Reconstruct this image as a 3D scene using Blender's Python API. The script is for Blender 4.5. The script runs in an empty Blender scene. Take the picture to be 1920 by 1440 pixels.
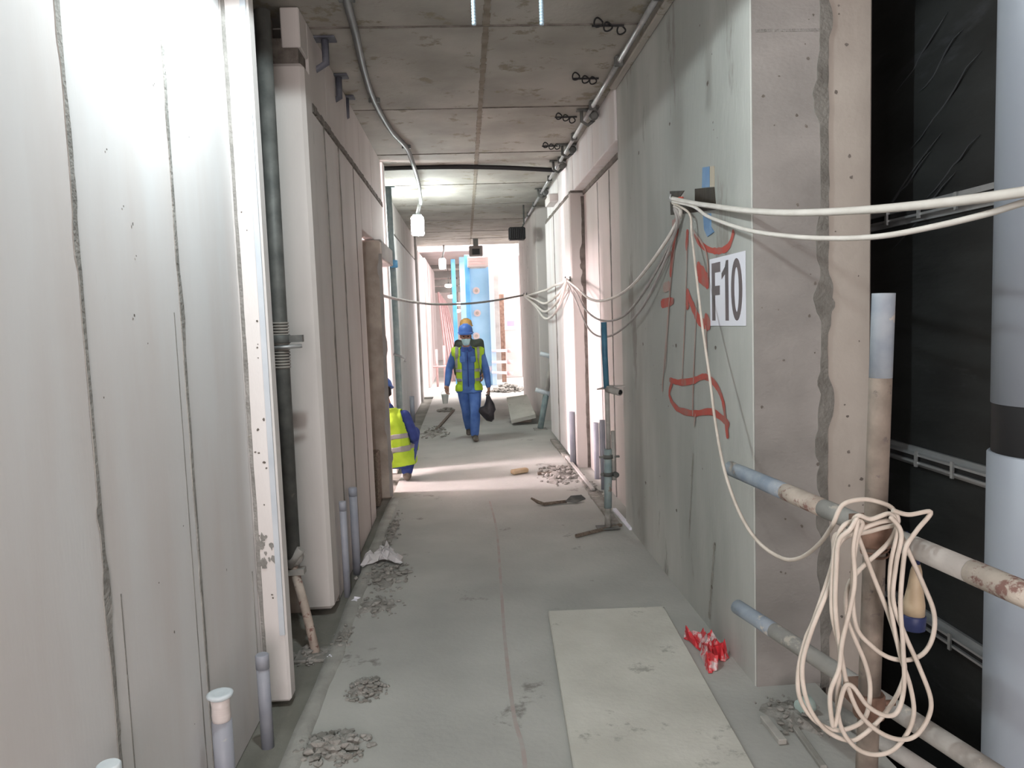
import bpy, bmesh, math, random
import numpy as np
from mathutils import Vector, Matrix
random.seed(7); rng = np.random.default_rng(7)
SC = bpy.context.scene
COL = SC.collection

# ------------------------------------------------------------------ camera, world, lights, exposure
# camera solved from the vanishing points of the corridor (X right, Y along the corridor, Z up; metres)
FPX, EYE = 1430.5, 1.70
d1 = np.array([872-960, 600-720, FPX]); AY = d1/np.linalg.norm(d1)
d2 = np.array([590., 16620., FPX]); d2 = d2-d2.dot(AY)*AY; AD = d2/np.linalg.norm(d2)
AX = np.cross(AD, AY); AX = AX if AX[0] > 0 else -AX
ROT = np.array([AX, AY, -AD]); ORG = np.array([0, 0, EYE])
cam = bpy.data.objects.new('camera', bpy.data.cameras.new('camera')); COL.objects.link(cam)
cam.data.sensor_width = 36; cam.data.lens = FPX/1920*36; cam.data.clip_start = .05; cam.data.clip_end = 300
mw = np.eye(4); mw[:3, 0] = ROT[:, 0]; mw[:3, 1] = -ROT[:, 1]; mw[:3, 2] = -ROT[:, 2]; mw[:3, 3] = ORG
cam.matrix_world = Matrix(mw.tolist())
SC.camera = cam

W = bpy.data.worlds.new('overcast_sky'); SC.world = W; W.use_nodes = True
bg = W.node_tree.nodes['Background']; bg.inputs[0].default_value = (1, .90, .90, 1); bg.inputs[1].default_value = .75
SC.view_settings.view_transform = 'Standard'; SC.view_settings.look = 'None'
SC.view_settings.exposure = 1.5; SC.view_settings.gamma = 1; SC.view_settings.use_curve_mapping = False
SC.cycles.use_denoising = True
SC.cycles.max_bounces = 10; SC.cycles.diffuse_bounces = 7

def light(name, kind, loc, power, color, size=.1, sizey=None, direction=None):
    l = bpy.data.lights.new(name, kind); l.energy = power; l.color = color
    if kind == 'AREA':
        l.shape = 'RECTANGLE'; l.size = size; l.size_y = sizey or size
    else:
        l.shadow_soft_size = size
    o = bpy.data.objects.new(name, l); COL.objects.link(o); o.location = loc
    if direction: o.rotation_euler = Vector(direction).to_track_quat('-Z', 'Y').to_euler()
    return o
COOL = (.88, .98, 1.0); PINK = (1, .80, .83)
def down_lamp(name, loc, power, color):     # work lamps of the string: an opaque housing above, so nothing goes above the horizontal
    o = light(name, 'SPOT', loc, power, color, .045, direction=(0, 0, -1)); o.data.spot_size = math.radians(178); o.data.spot_blend = .04
down_lamp('work_lamp_near', (-.52, 2.6, 3.08), 32, COOL)
down_lamp('work_lamp_behind', (-.80, .45, 2.85), 13, (.95, 1.0, .97))
light('daylight_side_room', 'AREA', (-5.2, 7.85, 2.6), 310, PINK, .7, 1.6, (1, .04, -.2))
light('daylight_far_right', 'AREA', (7.5, 18.2, 4.2), 420, (1, .9, .9), 3.2, 3.5, (-1, 0, -.35))
light('fill_far_roof_gap', 'AREA', (-.1, 19.4, 5.6), 420, (1, .90, .88), 2.2, 1.5, (0, -.62, -.8))  # fill added above the ceiling gap to brighten the far corridor walls
light('fill_behind', 'AREA', (.2, -4.4, 1.8), 85, (1, .885, .875), 2.0, 2.6, (0, 1, 0))  # unseen pinkish fill added behind the camera to lift the corridor

# ------------------------------------------------------------------ helpers
def ray(px, py): return ROT @ np.array([px-960., py-720., FPX])
def onX(px, py, x): v = ray(px, py); return ORG+v*(x/v[0])
def onY(px, py, y): v = ray(px, py); return ORG+v*(y/v[1])
def onZ(px, py, z=0.): v = ray(px, py); return ORG+v*((z-EYE)/v[2])

WORLD = {}
class MB:
    def __init__(s): s.v = []; s.f = []; s.m = []; s.sm = []
    def add(s, vs, fs, mi=0, smooth=False):
        b = len(s.v); s.v += [tuple(map(float, p)) for p in vs]
        for f in fs: s.f.append([b+i for i in f]); s.m.append(mi); s.sm.append(smooth)
        return s
    def box(s, lo, hi, mi=0, M=None, jit=0):
        vs = [Vector((x, y, z)) for x in (lo[0], hi[0]) for y in (lo[1], hi[1]) for z in (lo[2], hi[2])]
        if jit: vs = [v+Vector(rng.normal(0, jit, 3)) for v in vs]
        if M is not None: vs = [M @ v for v in vs]
        return s.add(vs, [(0, 1, 3, 2), (4, 6, 7, 5), (0, 4, 5, 1), (2, 3, 7, 6), (0, 2, 6, 4), (1, 5, 7, 3)], mi)
    def bev(s, lo, hi, b=.008, mi=0, M=None):
        """box with all its edges chamfered"""
        lo = np.array(lo, float); hi = np.array(hi, float); bm = bmesh.new()
        pts = []
        for x in (0, 1):
            for y in (0, 1):
                for z in (0, 1):
                    c = np.array([hi[0] if x else lo[0], hi[1] if y else lo[1], hi[2] if z else lo[2]])
                    sg = np.array([1-2*x, 1-2*y, 1-2*z])
                    for k in range(3):
                        d = sg*b; d[k] = 0; pts.append(c+d)
        vs = [bm.verts.new(p) for p in pts]
        bmesh.ops.convex_hull(bm, input=vs)
        bmesh.ops.dissolve_limit(bm, angle_limit=.01, verts=bm.verts[:], edges=bm.edges[:])
        bm.verts.index_update()
        vv = [v.co.copy() for v in bm.verts]
        if M is not None: vv = [M @ v for v in vv]
        s.add(vv, [[v.index for v in f.verts] for f in bm.faces], mi); bm.free(); return s
    def tube(s, pts, r, n=8, mi=0, caps=True, smooth=True):
        pts = [Vector(p) for p in pts]; k = len(pts); rs = r if hasattr(r, '__len__') else [r]*k
        T = [(pts[min(i+1, k-1)]-pts[max(i-1, 0)]).normalized() for i in range(k)]
        a = Vector((0, 0, 1)) if abs(T[0].z) < .9 else Vector((1, 0, 0))
        N = (a-T[0]*a.dot(T[0])).normalized(); vs = []
        for i in range(k):
            N = (N-T[i]*N.dot(T[i])); N = N.normalized() if N.length > 1e-6 else T[i].orthogonal().normalized()
            B = T[i].cross(N)
            for j in range(n):
                t = 2*math.pi*j/n; vs.append(pts[i]+(N*math.cos(t)+B*math.sin(t))*rs[i])
        fs = [(i*n+j, i*n+(j+1) % n, (i+1)*n+(j+1) % n, (i+1)*n+j) for i in range(k-1) for j in range(n)]
        s.add(vs, fs, mi, smooth)
        if caps:
            b = len(s.v)-len(vs)
            for fc in ([b+j for j in range(n)][::-1], [b+(k-1)*n+j for j in range(n)]):
                s.f.append(fc); s.m.append(mi); s.sm.append(False)
        return s
    def lathe(s, prof, c=(0, 0, 0), axis=(0, 0, 1), n=20, mi=0, sx=1, sy=1, rot=0, smooth=True):
        """prof: [(radius, height)...]"""
        q = Vector((0, 0, 1)).rotation_difference(Vector(axis)).to_matrix() @ Matrix.Rotation(rot, 3, 'Z')
        vs = []
        for r, h in prof:
            for j in range(n):
                t = 2*math.pi*j/n; vs.append(Vector(c)+q @ Vector((r*sx*math.cos(t), r*sy*math.sin(t), h)))
        k = len(prof)
        s.add(vs, [(i*n+j, i*n+(j+1) % n, (i+1)*n+(j+1) % n, (i+1)*n+j) for i in range(k-1) for j in range(n)], mi, smooth)
        b = len(s.v)-len(vs)
        for fc in ([b+j for j in range(n)][::-1], [b+(k-1)*n+j for j in range(n)]):
            s.f.append(fc); s.m.append(mi); s.sm.append(False)
        return s
    def prism(s, poly, fn, d0, d1, mi=0):
        """poly: 2d points; fn(u,v,d)->3d; extruded from d0 to d1"""
        n = len(poly)
        vs = [fn(u, v, d0) for u, v in poly]+[fn(u, v, d1) for u, v in poly]
        return s.add(vs, [list(range(n))[::-1], [n+i for i in range(n)]]+[(i, (i+1) % n, n+(i+1) % n, n+i) for i in range(n)], mi)
    def rock(s, c, r, mi=0, flat=.6):
        t = (1+5**.5)/2
        P = np.array([(-1, t, 0), (1, t, 0), (-1, -t, 0), (1, -t, 0), (0, -1, t), (0, 1, t), (0, -1, -t), (0, 1, -t), (t, 0, -1), (t, 0, 1), (-t, 0, -1), (-t, 0, 1)])/1.9
        P = P*rng.uniform(.6, 1.25, (12, 1))*np.array([rng.uniform(.7, 1.3), rng.uniform(.7, 1.3), flat*rng.uniform(.7, 1.2)])*r
        F = [(0, 11, 5), (0, 5, 1), (0, 1, 7), (0, 7, 10), (0, 10, 11), (1, 5, 9), (5, 11, 4), (11, 10, 2), (10, 7, 6), (7, 1, 8), (3, 9, 4), (3, 4, 2), (3, 2, 6), (3, 6, 8), (3, 8, 9), (4, 9, 5), (2, 4, 11), (6, 2, 10), (8, 6, 7), (9, 8, 1)]
        return s.add(P+np.array(c), F, mi)
    def build(s, name, mats, parent=None, loc=None, fix=True):
        mats = mats if isinstance(mats, (list, tuple)) else [mats]
        a = np.array(s.v)
        if parent is not None: o0 = WORLD[parent.name]; loc = None
        base = np.array(loc) if loc is not None else np.array([(a[:, 0].min()+a[:, 0].max())/2, (a[:, 1].min()+a[:, 1].max())/2, a[:, 2].min()])
        me = bpy.data.meshes.new(name); me.from_pydata((a-base).tolist(), [], s.f)
        for m in mats: me.materials.append(m)
        me.polygons.foreach_set('material_index', s.m); me.polygons.foreach_set('use_smooth', s.sm)
        if fix:
            bm = bmesh.new(); bm.from_mesh(me); bmesh.ops.recalc_face_normals(bm, faces=bm.faces[:]); bm.to_mesh(me); bm.free()
        me.update()
        o = bpy.data.objects.new(name, me); COL.objects.link(o)
        if parent is not None:
            o.parent = parent; o.location = Vector(base-o0)
        else: o.location = Vector(base)
        WORLD[o.name] = base
        return o

def tag(o, label=None, cat=None, group=None, kind=None):
    for k, v in (('label', label), ('category', cat), ('group', group), ('kind', kind)):
        if v: o[k] = v
    return o
def empty(name, loc, label=None, cat=None, group=None, kind=None):
    o = bpy.data.objects.new(name, None); COL.objects.link(o); o.location = loc; o.empty_display_size = .1
    WORLD[o.name] = np.array(loc, float); return tag(o, label, cat, group, kind)
def copy_tree(o, delta=(0, 0, 0), parent=None):
    c = o.copy(); COL.objects.link(c); c.parent = parent
    if parent is None: c.location = o.location+Vector(delta)
    for ch in [x for x in bpy.data.objects if x.parent is o]: copy_tree(ch, parent=c)
    return c
def spline(P, n=8):
    P = [np.array(p, float) for p in P]; out = []
    for i in range(len(P)-1):
        a, b, c, d = P[max(i-1, 0)], P[i], P[i+1], P[min(i+2, len(P)-1)]
        for k in range(n):
            t = k/n; out.append(.5*((2*b)+(c-a)*t+(2*a-5*b+4*c-d)*t*t+(3*b-a-3*c+d)*t**3))
    out.append(P[-1]); return out
def sag(a, b, dip, n=20, side=0):
    a = np.array(a, float); b = np.array(b, float)
    return [a+(b-a)*t+np.array([-side*4*t*(1-t), 0, -dip*4*t*(1-t)]) for t in np.linspace(0, 1, n)]

# ------------------------------------------------------------------ materials
def lin(c): return tuple(((x/255)/12.92 if x/255 <= .04045 else ((x/255+.055)/1.055)**2.4) for x in c)
def mat(name, col, col2=None, scale=6, rough=.85, metal=0, bump=.0, bscale=40, emit=None, stretch=(1, 1, 1), spots=None, sscale=12, sthr=.68, detail=5, contrast=(.35, .65), alpha=None):
    m = bpy.data.materials.new(name); m.use_nodes = True; t = m.node_tree; N = t.nodes; L = t.links; p = N['Principled BSDF']
    p.inputs['Roughness'].default_value = rough; p.inputs['Metallic'].default_value = metal
    p.inputs['Specular IOR Level'].default_value = .3
    c = (*col, 1)
    p.inputs['Base Color'].default_value = c
    tc = N.new('ShaderNodeTexCoord'); mp = N.new('ShaderNodeMapping'); L.new(tc.outputs['Object'], mp.inputs[0]); mp.inputs['Scale'].default_value = stretch
    oi = N.new('ShaderNodeObjectInfo'); ad = N.new('ShaderNodeVectorMath'); ad.operation = 'SCALE'; ad.inputs[0].default_value = (17, 31, 23)
    L.new(oi.outputs['Random'], ad.inputs['Scale']); L.new(ad.outputs[0], mp.inputs['Location'])
    out = None
    if col2 is not None:
        n = N.new('ShaderNodeTexNoise'); n.inputs['Scale'].default_value = scale; n.inputs['Detail'].default_value = detail; L.new(mp.outputs[0], n.inputs['Vector'])
        r = N.new('ShaderNodeValToRGB'); r.color_ramp.elements[0].position = contrast[0]; r.color_ramp.elements[1].position = contrast[1]
        r.color_ramp.elements[0].color = c; r.color_ramp.elements[1].color = (*col2, 1)
        L.new(n.outputs['Fac'], r.inputs[0]); out = r.outputs[0]
    if spots is not None:
        n = N.new('ShaderNodeTexNoise'); n.inputs['Scale'].default_value = sscale; n.inputs['Detail'].default_value = 6; n.inputs['Roughness'].default_value = .7; L.new(mp.outputs[0], n.inputs['Vector'])
        r = N.new('ShaderNodeValToRGB'); r.color_ramp.elements[0].position = sthr; r.color_ramp.elements[1].position = sthr+.06
        L.new(n.outputs['Fac'], r.inputs[0]); mx = N.new('ShaderNodeMix'); mx.data_type = 'RGBA'; L.new(r.outputs[0], mx.inputs['Factor'])
        if out: L.new(out, mx.inputs['A'])
        else: mx.inputs['A'].default_value = c
        mx.inputs['B'].default_value = (*spots, 1); out = mx.outputs['Result']
    if out: L.new(out, p.inputs['Base Color'])
    if bump:
        n = N.new('ShaderNodeTexNoise'); n.inputs['Scale'].default_value = bscale; n.inputs['Detail'].default_value = 6; L.new(mp.outputs[0], n.inputs['Vector'])
        b = N.new('ShaderNodeBump'); b.inputs['Strength'].default_value = bump; b.inputs['Distance'].default_value = .02; L.new(n.outputs['Fac'], b.inputs['Height']); L.new(b.outputs[0], p.inputs['Normal'])
    if emit: p.inputs['Emission Color'].default_value = (*emit[0], 1); p.inputs['Emission Strength'].default_value = emit[1]
    m.diffuse_color = c
    return m
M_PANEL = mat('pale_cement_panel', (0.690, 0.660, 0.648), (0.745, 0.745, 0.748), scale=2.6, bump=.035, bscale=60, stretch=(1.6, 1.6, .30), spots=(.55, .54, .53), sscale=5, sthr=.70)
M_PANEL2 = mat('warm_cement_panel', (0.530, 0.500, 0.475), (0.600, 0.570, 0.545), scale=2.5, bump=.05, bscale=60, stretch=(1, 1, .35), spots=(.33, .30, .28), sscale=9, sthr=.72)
M_PANELW = mat('white_cement_panel', (0.682, 0.649, 0.632), (0.770, 0.743, 0.726), scale=2.5, bump=.08, bscale=60, stretch=(1, 1, .35))
M_MORTAR = mat('grey_mortar', (.24, .235, .22), (.36, .35, .33), scale=9, rough=.95, bump=.5, bscale=70)
M_MORTARD = mat('dark_mortar', (.13, .115, .10), (.21, .19, .17), scale=14, rough=.95, bump=.5, bscale=70)
M_CONC = mat('cast_concrete', (.35, .36, .335), (.50, .508, .478), scale=2.0, bump=.12, bscale=45, stretch=(1, 1, .28), spots=(.27, .262, .235), sscale=2.6, sthr=.60)
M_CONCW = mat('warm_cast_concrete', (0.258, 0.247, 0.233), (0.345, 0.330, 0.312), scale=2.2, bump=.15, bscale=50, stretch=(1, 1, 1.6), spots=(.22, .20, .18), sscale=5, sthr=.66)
M_CONCD = mat('dark_brown_concrete', (0.259, 0.216, 0.184), (0.432, 0.378, 0.324), scale=4, bump=.2, bscale=40)  # darker brown concrete tone, mottled by noise
M_CEIL = mat('formwork_marked_ceiling', (0.300, 0.285, 0.255), (0.430, 0.410, 0.370), scale=1.6, bump=.18, bscale=30, spots=(.255, .235, .18), sscale=3.4, sthr=.57)
M_FLOOR = mat('cement_screed', (0.355, 0.358, 0.335), (0.445, 0.447, 0.420), scale=1.3, rough=.95, bump=.14, bscale=35, spots=(.22, .215, .195), sscale=2.2, sthr=.63)
M_FLOORD2 = mat('smoothed_mortar_kerb', (.285, .285, .262), (.38, .38, .352), scale=6, rough=.95, bump=.3, bscale=45)
M_FLOORD = mat('dark_screed', (.17, .17, .145), (.26, .258, .228), scale=2.2, rough=.9, bump=.25, bscale=35)  # darker greenish grey screed tone
M_BOARD = mat('pale_lying_panel', (0.480, 0.474, 0.426), (0.576, 0.570, 0.516), scale=3, bump=.12, bscale=50, spots=(.34, .335, .30), sscale=4, sthr=.6)
M_RUBBLE = mat('crumbled_mortar', (.21, .205, .185), (.36, .35, .325), scale=12, rough=1, bump=.5, bscale=60)
M_STEEL = mat('dull_galvanised_steel', (.36, .37, .37), (.50, .51, .51), scale=8, rough=.45, metal=.6, bump=.05)
M_STEELD = mat('dusty_dark_steel', (.10, .105, .10), (.17, .175, .165), scale=9, rough=.6, metal=.3, bump=.08, spots=(.23, .22, .20), sscale=14)
M_DARKBLUE = mat('dark_bluish_steel', (.075, .08, .10), (.13, .135, .16), scale=12, rough=.6)
M_RUST = mat('rusty_steel', (0.160, 0.095, 0.070), (0.280, 0.180, 0.135), scale=14, rough=.8, metal=.2, bump=.15)
M_PVC = mat('grey_plastic_pipe', (.27, .29, .34), (.34, .355, .40), scale=6, rough=.45, spots=(.42, .41, .40), sscale=8, sthr=.66)
M_PVCW = mat('light_grey_tape', (.62, .55, .53), (.74, .68, .66), scale=14, rough=.35, stretch=(.4, .4, 3))
M_CAP = mat('pale_plastic_cap', (.55, .62, .66), (.66, .72, .75), scale=10, rough=.4)
M_TUBE = mat('mortar_splashed_tube', (0.125, 0.105, 0.088), (0.270, 0.228, 0.190), scale=9, rough=.75, metal=.0, bump=.15, bscale=60, spots=(.13, .11, .10), sscale=16, sthr=.6)
M_TUBEB = mat('blue_grey_paint', (0.200, 0.245, 0.300), (0.310, 0.350, 0.390), scale=10, rough=.6, bump=.1, spots=(.45, .42, .38), sscale=14, sthr=.58)
M_TUBEC = mat('cream_mortar_tube', (0.400, 0.340, 0.290), (0.600, 0.520, 0.450), scale=9, rough=.8, bump=.2, spots=(.25, .14, .12), sscale=13, sthr=.55)
M_TUBEG = mat('grey_dusty_tube', (.30, .29, .27), (.40, .385, .36), scale=10, rough=.75, bump=.12, spots=(.55, .50, .44), sscale=9, sthr=.62)
M_PROPB = mat('petrol_blue_paint', (.045, .13, .20), (.07, .19, .27), scale=9, rough=.5, spots=(.18, .14, .12), sscale=12, sthr=.66)
M_PROPT = mat('faded_teal_paint', (.19, .26, .27), (.30, .37, .37), scale=9, rough=.6, spots=(.25, .20, .16), sscale=9, sthr=.62)
M_CABLE = mat('white_cable_sheath', (.66, .625, .575), (.74, .705, .655), scale=12, rough=.5)
M_CABLEC = mat('dusty_cream_cable', (0.500, 0.445, 0.385), (0.610, 0.550, 0.485), scale=16, rough=.55)
M_CABLEG = mat('grey_cable', (.30, .285, .27), (.38, .36, .345), scale=10, rough=.6)
M_BLACK = mat('black_duct_wrap', (0.016, 0.017, 0.017), (0.029, 0.031, 0.031), scale=3, rough=.42, bump=.25, bscale=6, stretch=(1, .5, 2), spots=(.040, .042, .045), sscale=1.6, sthr=.60)
M_BLACKP = mat('black_plastic', (.016, .016, .017), rough=.5)
M_DUCTG = mat('blue_grey_duct', (.30, .335, .385), (.34, .375, .42), scale=2, rough=.4, metal=.1)
M_PAPER = mat('white_paper', (.78, .79, .86), rough=.7)
M_INK = mat('charcoal_ink', (.085, .075, .08), (.15, .12, .125), scale=5, rough=.6)
M_RED = mat('red_spray_paint', (.46, .085, .065), (.30, .17, .145), scale=9, rough=.8, contrast=(.45, .75))
M_REDF = mat('faint_red_drip', (.42, .24, .205), (.40, .345, .31), scale=9, rough=.8)
M_TAPEB = mat('brown_packing_tape', (0.020, 0.016, 0.011), (0.045, 0.036, 0.024), scale=7, rough=.7, bump=.3, bscale=14)
M_TAPEBL = mat('blue_tape', (.10, .22, .40), (.16, .29, .46), scale=9, rough=.6)
M_TAPEY = mat('beige_tape', (.42, .37, .28), rough=.6)
M_HIVIS = mat('lime_hi_vis_fabric', (0.330, 0.530, 0.030), (0.420, 0.620, 0.050), scale=7, rough=.8, bump=.2, bscale=16)
M_REFL = mat('silver_reflective_tape', (0.250, 0.250, 0.250), (0.310, 0.310, 0.310), scale=10, rough=.4)
M_CLOTH = mat('blue_work_cloth', (0.052, 0.124, 0.351), (0.098, 0.195, 0.468), scale=6, rough=.9, bump=.35, bscale=11)
M_CLOTHD = mat('dark_olive_cloth', (.045, .055, .045), (.075, .08, .065), scale=6, rough=.9, bump=.2)
M_CLOTHN = mat('navy_work_cloth', (.022, .04, .16), (.04, .07, .24), scale=7, rough=.9, bump=.3, bscale=11)
M_SKIN = mat('brown_skin', (0.270, 0.145, 0.100), (0.330, 0.180, 0.130), scale=9, rough=.6)
M_HAIR = mat('black_hair', (.012, .01, .009), rough=.7)
M_EYE = mat('dark_eye', (.01, .008, .007), rough=.2)
M_HELB = mat('blue_helmet_shell', (.05, .13, .42), (.07, .17, .50), scale=5, rough=.35)
M_HELY = mat('ochre_helmet_shell', (.55, .30, .09), (.62, .36, .12), scale=5, rough=.4)
M_MASK = mat('pale_blue_face_mask', (.42, .66, .70), (.50, .74, .77), scale=14, rough=.8, stretch=(1, 1, 5))
M_SHOE = mat('dusty_dark_boot', (.06, .05, .04), (.17, .15, .125), scale=12, rough=.9)
M_BAG = mat('black_plastic_bag', (.014, .013, .016), (.03, .028, .034), scale=8, rough=.35, bump=.5, bscale=12)
M_TUB = mat('pale_grey_plastic_tub', (.42, .46, .43), (.5, .54, .51), scale=6, rough=.5)
M_FORM = mat('light_blue_formwork_paint', (0.240, 0.430, 0.600), (0.310, 0.500, 0.670), scale=2, rough=.5, spots=(.66, .56, .60), sscale=1.3, sthr=.62)
M_FORMD = mat('mid_blue_steel', (.08, .30, .55), (.14, .38, .62), scale=3, rough=.5)
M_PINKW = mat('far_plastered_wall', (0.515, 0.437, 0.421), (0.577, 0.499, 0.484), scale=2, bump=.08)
M_PINKP = mat('red_oxide_scaffold_tube', (0.550, 0.360, 0.355), (0.660, 0.460, 0.450), scale=6, rough=.7)
M_WOOD = mat('weathered_timber', (0.110, 0.085, 0.065), (0.200, 0.165, 0.130), scale=12, rough=.9, stretch=(6, 1, 6), bump=.2)
M_REDBAG = mat('red_printed_plastic', (.62, .035, .05), (.72, .08, .09), scale=6, rough=.35, spots=(.70, .60, .60), sscale=7, sthr=.54)
M_LIGHTON = mat('lit_lamp_diffuser', (1, 1, 1), emit=((.92, 1, .98), 80))
M_LIGHTFAR = mat('far_lit_lamp', (1, 1, 1), emit=((1, .97, .93), 6))
M_BEIGE = mat('beige_plug_body', (.46, .36, .24), (.54, .44, .31), scale=8, rough=.5)
M_NAVY = mat('navy_plug_collar', (.03, .04, .11), rough=.45)
M_PURPLE = mat('mauve_notice', (.55, .32, .60), rough=.7)
M_TRAY = mat('bright_galvanised_strip', (.42, .44, .45), (.55, .57, .58), scale=6, rough=.35, metal=.7)
M_STUD = mat('pale_blue_zinc_rod', (.42, .56, .66), (.50, .64, .74), scale=12, rough=.4, metal=.3)

# ------------------------------------------------------------------ floor
fl = empty('floor', (0, 0, 0), kind='structure')
def slab_poly(poly, z0, z1): return MB().prism(poly, lambda u, v, d: (u, v, d), z0, z1)
# cast screed: the walkway, the slab right of it up to the shaft edge, side rooms and the far area
g = MB()
xs = np.linspace(-.78, 1.52, 24); ys = np.linspace(-4.5, 17.2, 150)
def fz(x, y): return .004*math.sin(2.1*x+1.3*y)*math.sin(.9*y-.7*x)
vs = [(x, y, fz(x, y)) for y in ys for x in xs]
g.add(vs, [(j*24+i, j*24+i+1, (j+1)*24+i+1, (j+1)*24+i) for j in range(149) for i in range(23)], 0, True)
g.build('screed', M_FLOOR, fl, fix=False)
slab_poly([(-.78, -4.5), (1.52, -4.5), (1.52, 3.25), (1.52, 17.2), (-.78, 17.2)], -.20, -.012).build('slab', M_FLOORD, fl)
slab_poly([(-1.6, -4.5), (-.78, -4.5), (-.78, 17.2), (-1.6, 17.2)], -.20, -.045).build('slab_edge', M_FLOORD, fl)
slab_poly([(-9.5, 3), (-1.6, 3), (-1.6, 17.2), (-9.5, 17.2)], -.20, -.03).build('side_room_slab', M_FLOOR, fl)
slab_poly([(1.52, 3.9), (5, 3.9), (5, 17.2), (1.52, 17.2)], -.20, -.006).build('side_bay_slab', M_FLOORD, fl)
slab_poly([(-9.5, 17.2), (9, 17.2), (9, 42), (-9.5, 42)], -.20, .0).build('far_slab', M_FLOOR, fl)
# rough mortar kerb between walkway and the sunk strip by the left wall
g = MB(); yy = np.arange(1.2, 7.35, .04); n = len(yy); vs = []
def wob(a, q=.35): k = np.arange(0, 8, q); return a*np.interp(yy, k, rng.normal(0, 1, len(k)))
e0, e1_, t0, t1 = wob(.007), wob(.007)+wob(.003, .09), wob(.003), wob(.003)+wob(.0015, .09)
for i, y in enumerate(yy):
    vs += [(-.792+e0[i], y, -.05), (-.782+e0[i], y, .012+t0[i]), (-.745, y, .017+t1[i]), (-.708+e1_[i], y, .013+t0[i]), (-.696+e1_[i], y, -.012)]
g.add(vs, [(5*i+j, 5*i+j+1, 5*i+j+6, 5*i+j+5) for i in range(n-1) for j in range(4)], 0, True)
g.build('mortar_kerb', M_FLOORD2, fl, fix=False)
g = MB()
for y0, y1 in zip(np.arange(6, 10.4, .22), np.arange(6.22, 10.7, .22)):
    g.box((1.10+rng.uniform(0, .015), y0, -.01), (1.17+rng.uniform(0, .02), y1, .02+rng.uniform(0, .012)))
g.build('mortar_kerb', M_RUBBLE, fl)
# red chalk line snapped on the screed
P = spline([(.10, 1.8, .002), (.159, 2.754, .002), (.14, 3.194, .002), (.145, 4.06, .002), (.185, 5.95, .002), (.161, 7.03, .002)], 10)
g = MB()
M_CHALK = mat('faded_red_chalk', (.375, .315, .29), (.385, .365, .34), scale=10, rough=.95, contrast=(.4, .6))
for i in range(len(P)-1):
    a, b = P[i], P[i+1]; w = .009; za, zb = fz(a[0], a[1])+.0022, fz(b[0], b[1])+.0022
    g.add([(a[0]-w, a[1], za), (a[0]+w, a[1], za), (b[0]+w, b[1], zb), (b[0]-w, b[1], zb)], [(0, 1, 2, 3)])
g.build('chalk_line', M_CHALK, fl, fix=False)

# ------------------------------------------------------------------ walls
def ragged(g, fn, z0, z1, w0=.006, w1=.022, step=.02, t=.003, blob=.5):
    """ragged vertical mortar line: fn(s, z, d) -> world; s across the joint"""
    zs = np.arange(z0, z1+step, step); n = len(zs)
    def edge():
        v = np.zeros(n)
        for q, a in ((.9, .5), (.31, .35), (.11, .3), (.045, .22)):
            k = np.arange(z0-q, z1+2*q, q); v += a*np.interp(zs, k+rng.uniform(-.3, .3, len(k))*q, rng.random(len(k)))
        v = w0+(w1-w0)*np.clip(v/1.1, 0, 1.2)**1.3
        for _ in range(int(blob*10*(z1-z0)/3)):
            c, h = rng.uniform(z0, z1), rng.uniform(.02, .10); v += rng.uniform(.3, .9)*w1*np.exp(-((zs-c)/h)**4)
        return np.clip(v, .003, .07)
    L, R = -edge(), edge()
    for i in range(n-1):
        g.add([fn(L[i], zs[i], t), fn(R[i], zs[i], t), fn(R[i+1], zs[i+1], t), fn(L[i+1], zs[i+1], t),
               fn(L[i]-.003, zs[i], -.01), fn(R[i]+.003, zs[i], -.01), fn(R[i+1]+.003, zs[i+1], -.01), fn(L[i+1]-.003, zs[i+1], -.01)],
              [(0, 1, 2, 3), (1, 5, 6, 2), (0, 3, 7, 4)])
def pits(g, fn, s0, s1, z0, z1, n, r=(.004, .012)):
    for _ in range(n):
        s, z, q = rng.uniform(s0, s1), rng.uniform(z0, z1), rng.uniform(*r)
        a = [fn(s+q*math.cos(t)*rng.uniform(.5, 1.2), z+q*math.sin(t)*rng.uniform(.5, 1.2), .0015) for t in np.arange(0, 6.28, .9)]
        g.add(a, [list(range(len(a)))])

# near left wall of upright cement panels
wl = empty('wall_left', (-1.03, 0, 0), kind='structure')
X0 = -.98; TOP = 3.49
edges = [-4.5, -3.45, -2.765, -2.08, -1.395, -.71, -.025, .66, 1.345, 2.034, 2.72, 3.41]
for a, b in zip(edges[:-1], edges[1:]):
    d = rng.uniform(-.002, .002)
    MB().bev((X0-.10, a+.004, -.045), (X0+d, b-.004, TOP), .006).build('panel', M_PANEL, wl)
for y in (1.345, 2.034, 2.72):
    g = MB(); ragged(g, lambda s, z, d: (X0+d, y+s, z), -.04, TOP, .004, .014); g.build('mortar_joint', M_MORTAR, wl)
for y, za, zb in ((2.115, .0, .98), (2.655, .0, 1.75), (3.345, .05, .62)):      # thin secondary seams of the repaired joints
    g = MB(); ragged(g, lambda s, z, d: (X0-.002+d*.9, y+s, z), za, zb, .001, .004, blob=.3); g.build('seam', M_MORTAR, wl)
g = MB(); ragged(g, lambda s, z, d: (X0+.006+s, 3.428-d*.5, z), -.04, TOP, .003, .010, blob=.16); g.build('mortar_joint', M_MORTAR, wl)
g = MB(); g.box((X0-.085, -4.5, -.2), (X0-.02, 3.41, TOP)); g.build('backing', M_MORTAR, wl)
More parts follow.
